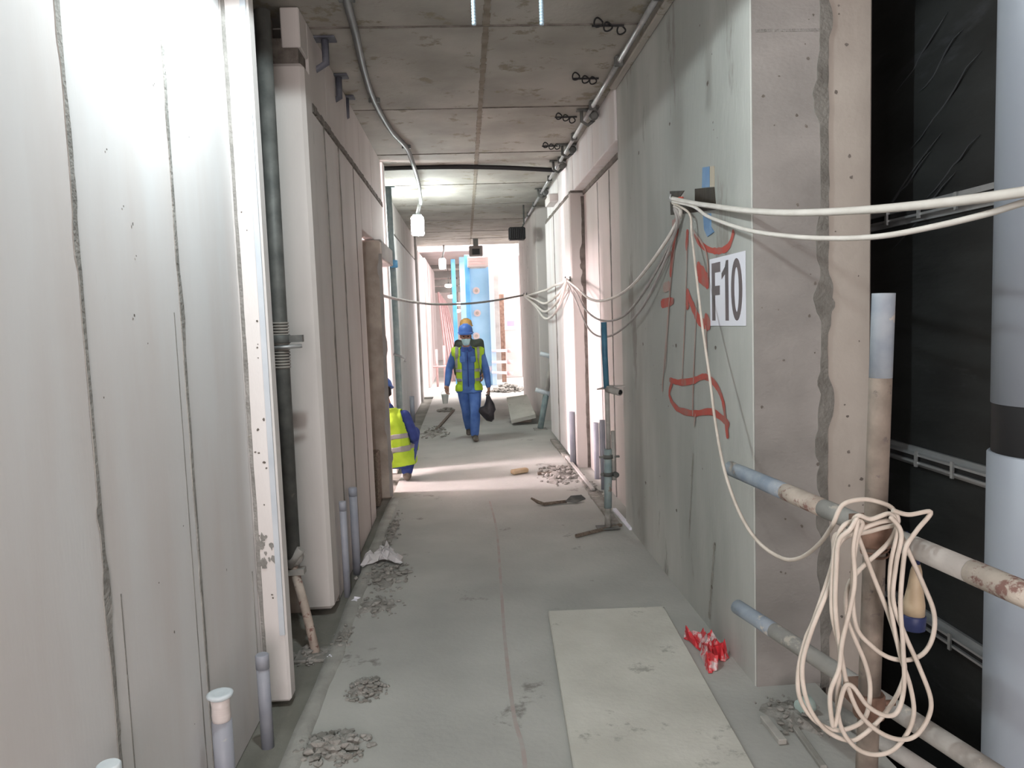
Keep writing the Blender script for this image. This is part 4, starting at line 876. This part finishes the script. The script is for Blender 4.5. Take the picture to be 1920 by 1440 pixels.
p0, p1 = V(onY(951, 602, 21.98)), V(onY(965, 611, 21.98)); MB().box((p0.x, 21.978, p1.z), (p1.x, 21.985, p0.z)).build('band', M_PURPLE, nt)
we = empty('wall_far', (0, 33, 0), kind='structure')
for a in np.arange(-4, 3.9, 1.0): MB().bev((a+.005, 33, 0), (a+.995, 33.2, 4.2), .01).build('panel', M_PINKW, we)
for k, (y, d) in enumerate(((503, 25), (520, 26.5), (535, 28), (548, 29.5))):
    z = onY(840, y, d)[2]; g = MB(); g.bev((-1.2, d, z), (.3, d+.2, z+.22), .01); tag(g.build('cross_beam', M_CONCW), ('nearest', 'second', 'third', 'farthest')[k]+' cross beam seen past the mid blue post', 'beam')
for k, (x, y, d) in enumerate(((841, 536, 27), (846, 556, 28.5), (859, 570, 30), (858, 583, 31.5))):
    c = V(onY(x, y, d)); e = empty('work_lamp', c, ('first', 'second', 'third', 'last')[k]+' small lit lamp in the row down the far corridor', 'lamp')
    MB().lathe([(.05, .10), (.07, .05), (.05, .06)], c, n=10).build('housing', M_STEELD, e); MB().lathe([(.07, -.06), (.13, -.02), (.12, .05)], c, n=12).build('diffuser', M_LIGHTFAR, e)
    MB().tube([c+V((0, 0, .1)), V((c.x, c.y, TOP+.014))], .012, 6).build('cord', M_STEELD, e)
for k, (x, y0, y1) in enumerate(((818, 655, 735), (832, 648, 735))):
    p, q = V(onY(x, y0, 19.8)), V(onY(x, y1, 19.8)); g = MB(); g.tube([(p.x, 19.8, 0), (p.x, 19.8, p.z)], .03, 8); tag(g.build('scaffold_tube', M_PINKP), ('left', 'right')[k]+' upright of the low pink frame at the far left', 'tube')
p, q = V(onY(812, 688, 19.75)), V(onY(838, 687, 19.75)); g = MB(); g.tube([p, q], .025, 8); tag(g.build('scaffold_tube', M_PINKP), 'horizontal tube of the low pink frame at the far left', 'tube')

#PART3

# ------------------------------------------------------------------ people: hulls of ellipsoids, voxel-joined into one skin
def _ell(c, r, n=2):
    bm = bmesh.new(); bmesh.ops.create_icosphere(bm, subdivisions=n, radius=1)
    P = [V((v.co.x*r[0], v.co.y*r[1], v.co.z*r[2])) for v in bm.verts]; bm.free(); return [V(c)+p for p in P]
class Body:
    def __init__(s, right, fwd): s.p = []; s.R = V(right).normalized(); s.F = V(fwd).normalized(); s.U = V((0, 0, 1))
    def ell(s, c, r, mi, basis=None):
        s.hull([(c, r)], mi, basis)
    def hull(s, L, mi, basis=None):
        R, F, U = basis or (s.R, s.F, s.U); out = []
        for c, r in L:
            r = (r, r, r) if not hasattr(r, '__len__') else r
            for q in _ell((0, 0, 0), r): out.append(V(c)+R*q.x+F*q.y+U*q.z)
        s.p.append((out, [(np.array(c, float), (r if not hasattr(r, '__len__') else (r[0]*r[1]*r[2])**(1/3))) for c, r in L], mi))
    def limb(s, pts, rs, mi):
        for a, b, ra, rb in zip(pts[:-1], pts[1:], rs[:-1], rs[1:]): s.hull([(a, ra), (b, rb)], mi)
    def mesh(s, voxel=.009, smooth=4):
        bm = bmesh.new()
        for out, _, _ in s.p:
            t = bmesh.new(); vs = [t.verts.new(p) for p in out]; r = bmesh.ops.convex_hull(t, input=vs)
            bmesh.ops.delete(t, geom=[v for v in t.verts if not v.link_faces], context='VERTS')
            me = bpy.data.meshes.new('tmp'); t.to_mesh(me); t.free(); bm.from_mesh(me); bpy.data.meshes.remove(me)
        bmesh.ops.recalc_face_normals(bm, faces=bm.faces[:])
        me = bpy.data.meshes.new('tmp'); bm.to_mesh(me); bm.free()
        o = bpy.data.objects.new('tmp', me); COL.objects.link(o)
        m = o.modifiers.new('r', 'REMESH'); m.mode = 'VOXEL'; m.voxel_size = voxel
        m = o.modifiers.new('s', 'SMOOTH'); m.factor = .5; m.iterations = smooth
        ev = o.evaluated_get(bpy.context.evaluated_depsgraph_get()); em = ev.to_mesh()
        nv = len(em.vertices); vv = np.empty(nv*3); em.vertices.foreach_get('co', vv); vv = vv.reshape(-1, 3)
        ff = [list(p.vertices) for p in em.polygons]; ev.to_mesh_clear()
        bpy.data.objects.remove(o); bpy.data.meshes.remove(me)
        return vv, ff
    def assign(s, vv, ff):
        C = np.array([vv[f].mean(0) for f in ff]); best = np.full(len(ff), 9e9); mi = np.zeros(len(ff), int)
        for _, L, m in s.p:
            if len(L) == 1: d = np.linalg.norm(C-L[0][0], axis=1)-L[0][1]
            else:
                d = np.full(len(ff), 9e9)
                for (a, ra), (b, rb) in zip(L[:-1], L[1:]):
                    ab = b-a; t = np.clip((C-a) @ ab/max(ab @ ab, 1e-9), 0, 1); d = np.minimum(d, np.linalg.norm(C-(a+t[:, None]*ab), axis=1)-(ra+(rb-ra)*t))
            k = d < best; best[k] = d[k]; mi[k] = m
        return mi
def hand(B, wrist, d, palmside, thumbside, mi, curl=.9, s=1.0, grip=None):
    """palm, four unequal bent fingers and a thumb leaving the side of the palm; d: pointing direction, palmside: where the palm faces"""
    d = V(d).normalized(); n = V(palmside); n = (n-d*n.dot(d)).normalized(); t = V(thumbside); t = (t-d*t.dot(d)-n*t.dot(n)).normalized(); w = V(wrist)
    B.hull([(w+d*.015*s, .026*s), (w+d*.085*s+t*.028*s, .0155*s), (w+d*.08*s-t*.030*s, .0145*s)], mi)
    for off, L in ((.030, .066), (.010, .074), (-.011, .069), (-.031, .054)):
        a = w+d*.088*s+t*off*s; d1 = (d*math.cos(curl*.45)+n*math.sin(curl*.45)); d2 = (d*math.cos(curl*1.1)+n*math.sin(curl*1.1)); d3 = (d*math.cos(curl*1.9)+n*math.sin(curl*1.9))
        b = a+d1*L*.48*s; c = b+d2*L*.34*s; e = c+d3*L*.26*s; B.limb([a, b, c, e], [.0105*s, .0095*s, .0085*s, .007*s], mi)
    a = w+d*.028*s+t*.026*s; b = a+(d*.55+t*.75+n*.2).normalized()*.040*s; c = b+(d*.8+n*.5+t*.1).normalized()*.030*s; e = c+(d*.6+n*.75).normalized()*.022*s
    B.limb([a, b, c, e], [.015*s, .0125*s, .0105*s, .008*s], mi)
def head(B, c, F, R, U, mi, s=1.0):
    """c: centre of the skull; F, R, U: the way the face looks, its own right and up"""
    bs = (R, F, U)
    B.ell(c+U*.022*s, (.074*s, .094*s, .092*s), mi, bs); B.hull([(c-U*.02*s+F*.02*s, (.066*s, .072*s, .06*s)), (c-U*.088*s+F*.052*s, (.034*s, .028*s, .024*s))], mi, bs)
    B.ell(c+U*.018*s+F*.085*s, (.050*s, .014*s, .012*s), mi, bs)
    B.hull([(c+F*.092*s+U*.004*s, .009*s), (c+F*.113*s-U*.030*s, .013*s)], mi); B.ell(c+F*.098*s-U*.034*s, (.019*s, .012*s, .010*s), mi, bs)
    B.ell(c+F*.088*s-U*.060*s, (.026*s, .010*s, .009*s), mi, bs)
    for k in (-1, 1): B.ell(c+R*.076*s*k-U*.008*s-F*.008*s, (.010*s, .020*s, .032*s), mi, bs)
def helmet(c, F, R, U, m, parent, s=1.0):
    q = Matrix((R, F, U)).transposed()
    def fn(g, prof, sx, sy, off=V((0, 0, 0))):
        vs = []; n = 28
        for r, h in prof:
            for j in range(n): t = 2*math.pi*j/n; vs.append(c+q @ (V((r*sx*math.cos(t), r*sy*math.sin(t), h))+off))
        k = len(prof); g.add(vs, [(i*n+j, i*n+(j+1) % n, (i+1)*n+(j+1) % n, (i+1)*n+j) for i in range(k-1) for j in range(n)], 0, True)
    g = MB(); fn(g, [(.124*s, .034*s), (.123*s, .039*s), (.110*s, .048*s), (.108*s, .075*s), (.100*s, .112*s), (.076*s, .140*s), (.042*s, .156*s), (.004*s, .161*s)], .93, 1.10)
    sh = g.build('helmet', m, parent)
    g = MB(); P = [c+q @ V((x*.035*s, math.cos(a)*.118*s, .052*s+math.sin(a)*.112*s)) for a in np.linspace(.15, 2.9, 10) for x in (-1, 1)]
    g.add(P, [(2*i, 2*i+1, 2*i+3, 2*i+2) for i in range(9)], 0, True); g.build('crown_ridge', m, sh)
    g = MB(); P = [c+q @ V((math.cos(a)*(.09+.025*k)*s, (.105+.05*k)*math.sin(a)*s, (.036-.012*k)*s)) for a in np.linspace(.45, 2.69, 12) for k in (0, 1)]
    g.add(P+[p-U*.004 for p in P], [(2*i, 2*i+1, 2*i+3, 2*i+2) for i in range(11)]+[(24+2*i, 24+2*i+2, 24+2*i+3, 24+2*i+1) for i in range(11)], 0, True); g.build('peak', m, sh)
    return sh
def shell_from(vv, ff, pred, name, m, parent, push=.012, thick=.004, smooth_n=2):
    """clothing that follows the body: the skin faces that pass pred(centre), lifted along their normals"""
    C = np.array([vv[f].mean(0) for f in ff]); keep = [f for f, k in zip(ff, pred(C)) if k]
    if not keep: return None
    n = np.zeros_like(vv)
    for f in ff:
        nn = np.cross(vv[f[2]]-vv[f[0]], vv[f[-1]]-vv[f[1]]); n[f] += nn
    n /= np.maximum(np.linalg.norm(n, axis=1, keepdims=True), 1e-9)
    if (n*(vv-vv.mean(0))).sum() < 0: n = -n
    used = sorted({i for f in keep for i in f}); mp = {v: i for i, v in enumerate(used)}
    cnt = {}
    for f in keep:
        for a, b in zip(f, f[1:]+f[:1]): e_ = (min(a, b), max(a, b)); cnt[e_] = cnt.get(e_, 0)+1
    nb = {}
    for (a, b), q in cnt.items():
        if q == 1: nb.setdefault(a, []).append(b); nb.setdefault(b, []).append(a)
    vv = vv.copy()
    for _ in range(8):
        new = {v: .4*vv[v]+.6*np.mean([vv[u] for u in us], axis=0) for v, us in nb.items()}
        for v, p in new.items(): vv[v] = p
    g = MB(); g.add(vv[used]+n[used]*push, [[mp[i] for i in f] for f in keep], 0, True)
    o = g.build(name, m, parent, fix=False); md = o.modifiers.new('thick', 'SOLIDIFY'); md.thickness = thick; md.offset = 1; return o
def shoe(ankle, toe_dir, parent, m, L=.27):
    d = V(toe_dir).normalized(); a = V(ankle); B = Body(d.cross(V((0, 0, 1))), d)
    z = lambda p, h: V((p.x, p.y, h))
    base = a.z-.085
    B.hull([(z(a-d*.055, base+.045), (.038, .04, .043)), (z(a+d*.08, base+.042), (.044, .05, .040)), (z(a+d*.165, base+.030), (.040, .04, .029))], 0)
    B.hull([(a-d*.01-V((0, 0, .03)), .050), (a+V((0, 0, .03)), .052)], 0)
    vv, ff = B.mesh(.008, 3); vv[:, 2] = np.maximum(vv[:, 2], base)
    return MB().add(vv, ff, 0, True).build('boot', m, parent)

def person(name, label, J, fwd, coat, trousers, skin=M_SKIN, helm=M_HELB, hands=None, face=True, wide=1.0, voxel=.009, gaze=None):
    F = V(fwd).normalized(); R = F.cross(V((0, 0, 1))).normalized(); U = V((0, 0, 1)); J = {k: V(v) for k, v in J.items()}
    B = Body(R, F)
    up = (J['neck']-J['pelvis']).normalized(); Rt = (J['sR']-J['sL']).normalized(); Ft = up.cross(Rt).normalized(); Rt = Ft.cross(up).normalized(); bs = (Rt, Ft, up)
    if Ft.dot(F) < 0: Ft = -Ft; bs = (Rt, Ft, up)
    pe, ch = J['pelvis'], J['pelvis'].lerp(J['neck'], .66); be = J['pelvis'].lerp(J['neck'], .32)
    w = wide
    B.hull([(pe, (.150*w, .110, .10)), (be, (.150*w, .112, .08)), (ch, (.165*w, .118, .10))], 0, bs)
    B.hull([(ch, (.165*w, .118, .08)), (J['neck']-up*.055, (.115*w, .075, .05))], 0, bs)
    B.hull([(J['sR']-up*.01, .066), (ch+up*.04, (.13*w, .09, .08)), (J['sL']-up*.01, .066)], 0, bs)
    B.hull([(J['neck']-up*.04, .078), (J['neck']+up*.012, .060)], 0, bs)
    for k in 'RL':
        B.limb([J['s'+k], J['s'+k].lerp(J['e'+k], .5), J['e'+k], J['e'+k].lerp(J['w'+k], .4), J['w'+k]], [.068, .062, .054, .052, .040], 0)
        B.limb([J['h'+k], J['h'+k].lerp(J['k'+k], .5), J['k'+k], J['k'+k].lerp(J['a'+k], .4), J['a'+k]+V((0, 0, .02))], [.100, .088, .070, .073, .064], 1)
    B.hull([(J['hR'], .104), (pe, (.14*w, .108, .07)), (J['hL'], .104)], 1, bs)
    B.limb([J['neck']-V((0, 0, .03)), J['head']-V((0, 0, .05))], [.056, .054], 2)
    GF = V(gaze or fwd).normalized(); GR = GF.cross(U).normalized(); GU = GR.cross(GF).normalized()
    head(B, J['head'], GF, GR, GU, 2)
    for k in 'RL':
        hd = (hands or {}).get(k) or dict(d=J['w'+k]-J['e'+k], palm=-R if k == 'R' else R, thumb=F)
        hand(B, J['w'+k]+V(hd['d']).normalized()*.01, hd['d'], hd['palm'], hd['thumb'], 2, hd.get('curl', .7))
    vv, ff = B.mesh(voxel)
    mi = B.assign(vv, ff)
    e = empty(name, (pe.x, pe.y, min(J['aR'].z, J['aL'].z)-.085), label, 'person')
    g = MB(); g.add(vv, ff, 0, True); g.m = mi.tolist(); g.build('body', [coat, trousers, skin], e, fix=False)
    helmet(J['head']+GU*.012, GF, GR, GU, helm, e)
    if face:
        for k in (-1, 1): MB().lathe([(.001, 0), (.009, .002), (.011, .005), (.006, .009)], J['head']+GF*.082+GR*.031*k+GU*.002, GF, 10).build('eye', M_EYE, e)
    Q = Body(GR, GF)     # short hair below the helmet
    Q.hull([(J['head']-GF*.045+GU*.02, (.074, .06, .05)), (J['head']-GF*.055-GU*.03, (.062, .045, .03))], 0, (GR, GF, GU)); hv, hf = Q.mesh(.012, 2)
    MB().add(hv, hf, 0, True).build('hair', M_HAIR, e)
    return e, vv, ff, mi, (Rt, Ft, up)

# the worker walking towards the camera
Y1 = 10.85
J = dict(head=(.000, Y1-.03, 1.475), neck=(.003, Y1+.02, 1.325), sR=(-.155, Y1+.02, 1.245), sL=(.195, Y1+.02, 1.235), eR=(-.255, Y1+.10, 1.015), eL=(.268, Y1-.04, .99), wR=(-.288, Y1-.03, .800), wL=(.292, Y1-.10, .765),
         pelvis=(.015, Y1+.03, .775), hR=(-.065, Y1+.04, .72), hL=(.100, Y1+.0, .72), kR=(-.035, Y1+.04, .41), kL=(.092, Y1-.16, .405), aR=(-.005, Y1+.30, .115), aL=(.072, Y1-.14, .085))
e1, vv, ff, mi, bs = person('person', 'walking worker in blue with lime vest, blue helmet and face mask', J, (0, -1, 0), M_CLOTH, M_CLOTH,
    hands=dict(R=dict(d=(-.10, -.35, -1), palm=(.6, -.6, 0), thumb=(.4, -1, 0), curl=.75), L=dict(d=(.05, -.1, -1), palm=(-1, 0, 0), thumb=(0, -1, 0), curl=1.15)), gaze=(.02, -1, -.10))
shoe(J['aR'], (-.05, -1, 0), e1, M_SHOE); shoe(J['aL'], (.1, -1, 0), e1, M_SHOE)
body_c = mi <= 1
def vest1(C):
    x, y, z = C.T; arm = ((x < -.175) | (x > .215)) & (z < 1.20) | (x < -.20) | (x > .24)
    front = (y < Y1) & (x > -.088+.02*(z < 1.1)) & (x < .118-.02*(z < 1.1))
    return body_c & (z > .70) & (z < 1.315) & ~arm & ~front
v1 = shell_from(vv, ff, vest1, 'hi_vis_vest', M_HIVIS, e1, .014)
for z0, z1 in ((.83, .875), (.97, 1.015)):
    shell_from(vv, ff, lambda C: vest1(C) & (C[:, 2] > z0) & (C[:, 2] < z1), 'reflective_stripe', M_REFL, v1, .020, .002)
for s_ in (0, 1):
    shell_from(vv, ff, lambda C: vest1(C) & (C[:, 2] > 1.02) & (C[:, 1] < Y1+.02) & ((np.abs(C[:, 0]-.170) < .019) if s_ else (np.abs(C[:, 0]+.135) < .019)), 'reflective_stripe', M_REFL, v1, .020, .002)
hc = V(J['head'])
mk = shell_from(vv, ff, lambda C: (mi == 2) & (C[:, 2] < hc.z-.038) & (C[:, 2] > hc.z-.128) & (C[:, 1] < hc.y-.010) & (np.abs(C[:, 0]-hc.x) < .085), 'face_mask', M_MASK, e1, .006, .003)
for k in range(3): MB().tube([hc+V((x, -.098+abs(x)*.75, -.045-.022*k)) for x in np.linspace(-.05, .05, 9)], .002, 5).build('mask_pleat', M_CAP, mk)
for k in (-1, 1):     # shirt collar points and chest pockets
    MB().add([(.005+.012*k, Y1-.085, 1.305), (.005+.075*k, Y1-.075, 1.325), (.005+.075*k, Y1-.105, 1.262), (.005+.03*k, Y1-.118, 1.252)], [(0, 1, 2, 3)]).build('collar', M_CLOTHN, e1, fix=False).modifiers.new('t', 'SOLIDIFY').thickness = .006
    MB().bev((.012+.075*k-.035, Y1-.112, 1.11), (.012+.075*k+.035, Y1-.098, 1.19), .003).build('chest_pocket', M_CLOTH, e1)
g = MB()
for z in np.linspace(.84, 1.22, 6): g.lathe([(.006, 0), (.006, .004)], (.012, Y1-.104-.012*(z < 1.1), z), (0, -1, 0), 8)
MB().box((.004, Y1-.118, .76), (.020, Y1-.098, 1.25)).build('placket', M_CLOTHN, e1)
shell_from(vv, ff, lambda C: (mi <= 1) & (C[:, 2] > .672) & (C[:, 2] < 1.0) & (C[:, 0] > -.165) & (C[:, 0] < .195), 'shirt_tail', M_CLOTH, e1, .007, .004)

wR = V(J['wR']); tb = V((-.325, Y1-.10, .66))
tub = empty('plastic_tub', tb, 'pale grey plastic tub held in the walking worker\'s right hand', 'tub')
MB().lathe([(.036, -.125), (.037, -.122), (.052, -.002), (.056, 0), (.056, .008), (.049, .008), (.046, -.01), (.034, -.118)], tb, (0, 0, 1), 22).build('body', M_TUB, tub)
MB().tube([tb+V((.052*math.cos(t), 0, .06*math.sin(t))) for t in np.linspace(0, math.pi, 12)], .003, 6).build('bail', M_STEEL, tub)
bc = V((.30, Y1-.20, .63)); bag = empty('carrier_bag', bc, 'black plastic bag hanging from the walking worker\'s left hand', 'bag')
px = [(912, 742), (918, 739), (922, 748), (926, 757), (930, 768), (927, 774), (926, 786), (921, 791), (913, 789), (904, 781), (897, 772), (899, 764), (907, 761), (911, 752)]
P = [onY(x, y, bc.y) for x, y in px]; n = len(P); c0 = np.mean(P, axis=0); vs = []
for k, (d, s_) in enumerate(((-.055, .55), (-.035, .88), (0, 1), (.035, .9), (.055, .5))):
    for p in P:
        q = c0+(p-c0)*s_; vs.append((q[0]+rng.normal(0, .004), bc.y+d*min(1, .25+1.2*max(0, (.70-p[2])/.25))+rng.normal(0, .005), q[2] if s_ >= .99 else q[2]))
fs_ = [(k*n+i, k*n+(i+1) % n, (k+1)*n+(i+1) % n, (k+1)*n+i) for k in range(4) for i in range(n)]+[list(range(n))[::-1], [4*n+i for i in range(n)]]
MB().add(vs, fs_, 0, True).build('sack', M_BAG, bag)
MB().tube([V(P[0])+V((.0, 0, -.01)), V((.285, Y1-.11, .70)), V((.295, Y1-.10, .715)), V((.306, Y1-.12, .70)), V(P[1])+V((0, 0, -.01))], .006, 6).build('handle', M_BAG, bag)

# second worker close behind him
Y2 = 12.4
J = dict(head=(.012, Y2, 1.555), neck=(.03, Y2+.03, 1.405), sR=(-.125, Y2+.03, 1.325), sL=(.225, Y2+.03, 1.33), eR=(-.19, Y2+.06, 1.06), eL=(.26, Y2+.03, 1.06), wR=(-.17, Y2-.10, .84), wL=(.25, Y2-.12, .84),
         pelvis=(.045, Y2+.04, .85), hR=(-.045, Y2+.04, .79), hL=(.135, Y2+.04, .79), kR=(-.03, Y2-.07, .46), kL=(.12, Y2+.06, .46), aR=(-.03, Y2-.03, .085), aL=(.11, Y2+.26, .10))
e2_, vv, ff, mi, bs = person('person', 'person in dark olive work clothes and ochre helmet close behind the walking worker', J, (0, -1, 0), M_CLOTHD, M_CLOTHN, helm=M_HELY, voxel=.011, gaze=(-.1, -1, -.1))
shoe(J['aR'], (0, -1, 0), e2_, M_SHOE); shoe(J['aL'], (.05, -1, 0), e2_, M_SHOE)

# crouching worker half hidden by the left door jamb, back to the camera
Y3 = 8.15
J = dict(head=(-.905, Y3+.10, .945), neck=(-.855, Y3+.03, .775), sR=(-.690, Y3+.02, .700), sL=(-1.02, Y3+.06, .700), eR=(-.590, Y3-.02, .470), eL=(-1.10, Y3+.20, .50), wR=(-.63, Y3+.24, .40), wL=(-1.0, Y3+.40, .45),
         pelvis=(-.80, Y3-.02, .275), hR=(-.70, Y3+.0, .235), hL=(-.90, Y3+.02, .235), kR=(-.62, Y3+.34, .47), kL=(-1.00, Y3+.36, .47), aR=(-.690, Y3+.03, .085), aL=(-.92, Y3+.06, .085))
e3, vv, ff, mi, bs = person('person', 'worker in blue with a striped lime vest crouching half behind the left door jamb', J, (-.30, 1, 0), M_CLOTHN, M_CLOTHN, face=False, voxel=.010, gaze=(-.5, 1, -.35))
shoe(J['aR'], (-.05, 1, 0), e3, M_SHOE); shoe(J['aL'], (-.3, 1, 0), e3, M_SHOE)
pv, nk = np.array(J['pelvis']), np.array(J['neck']); ax3 = (nk-pv)/np.linalg.norm(nk-pv); R3 = np.array(bs[0])
def vest3(C, lo=-.10):
    q = C-pv; h = q @ ax3; r = q @ R3
    return (mi != 2) & (h > lo) & (h < .505) & (np.abs(r) < .135+.045*np.clip((.40-h)/.25, 0, 1)) & ~((h < .02) & (C[:, 1] > Y3+.12))
v3 = shell_from(vv, ff, vest3, 'hi_vis_vest', M_HIVIS, e3, .018, .006)
hh = lambda C: (C-pv) @ ax3
for h0, h1 in ((.045, .10), (.185, .235)):
    shell_from(vv, ff, lambda C: vest3(C) & (hh(C) > h0) & (hh(C) < h1), 'reflective_stripe', M_REFL, v3, .0265, .002)
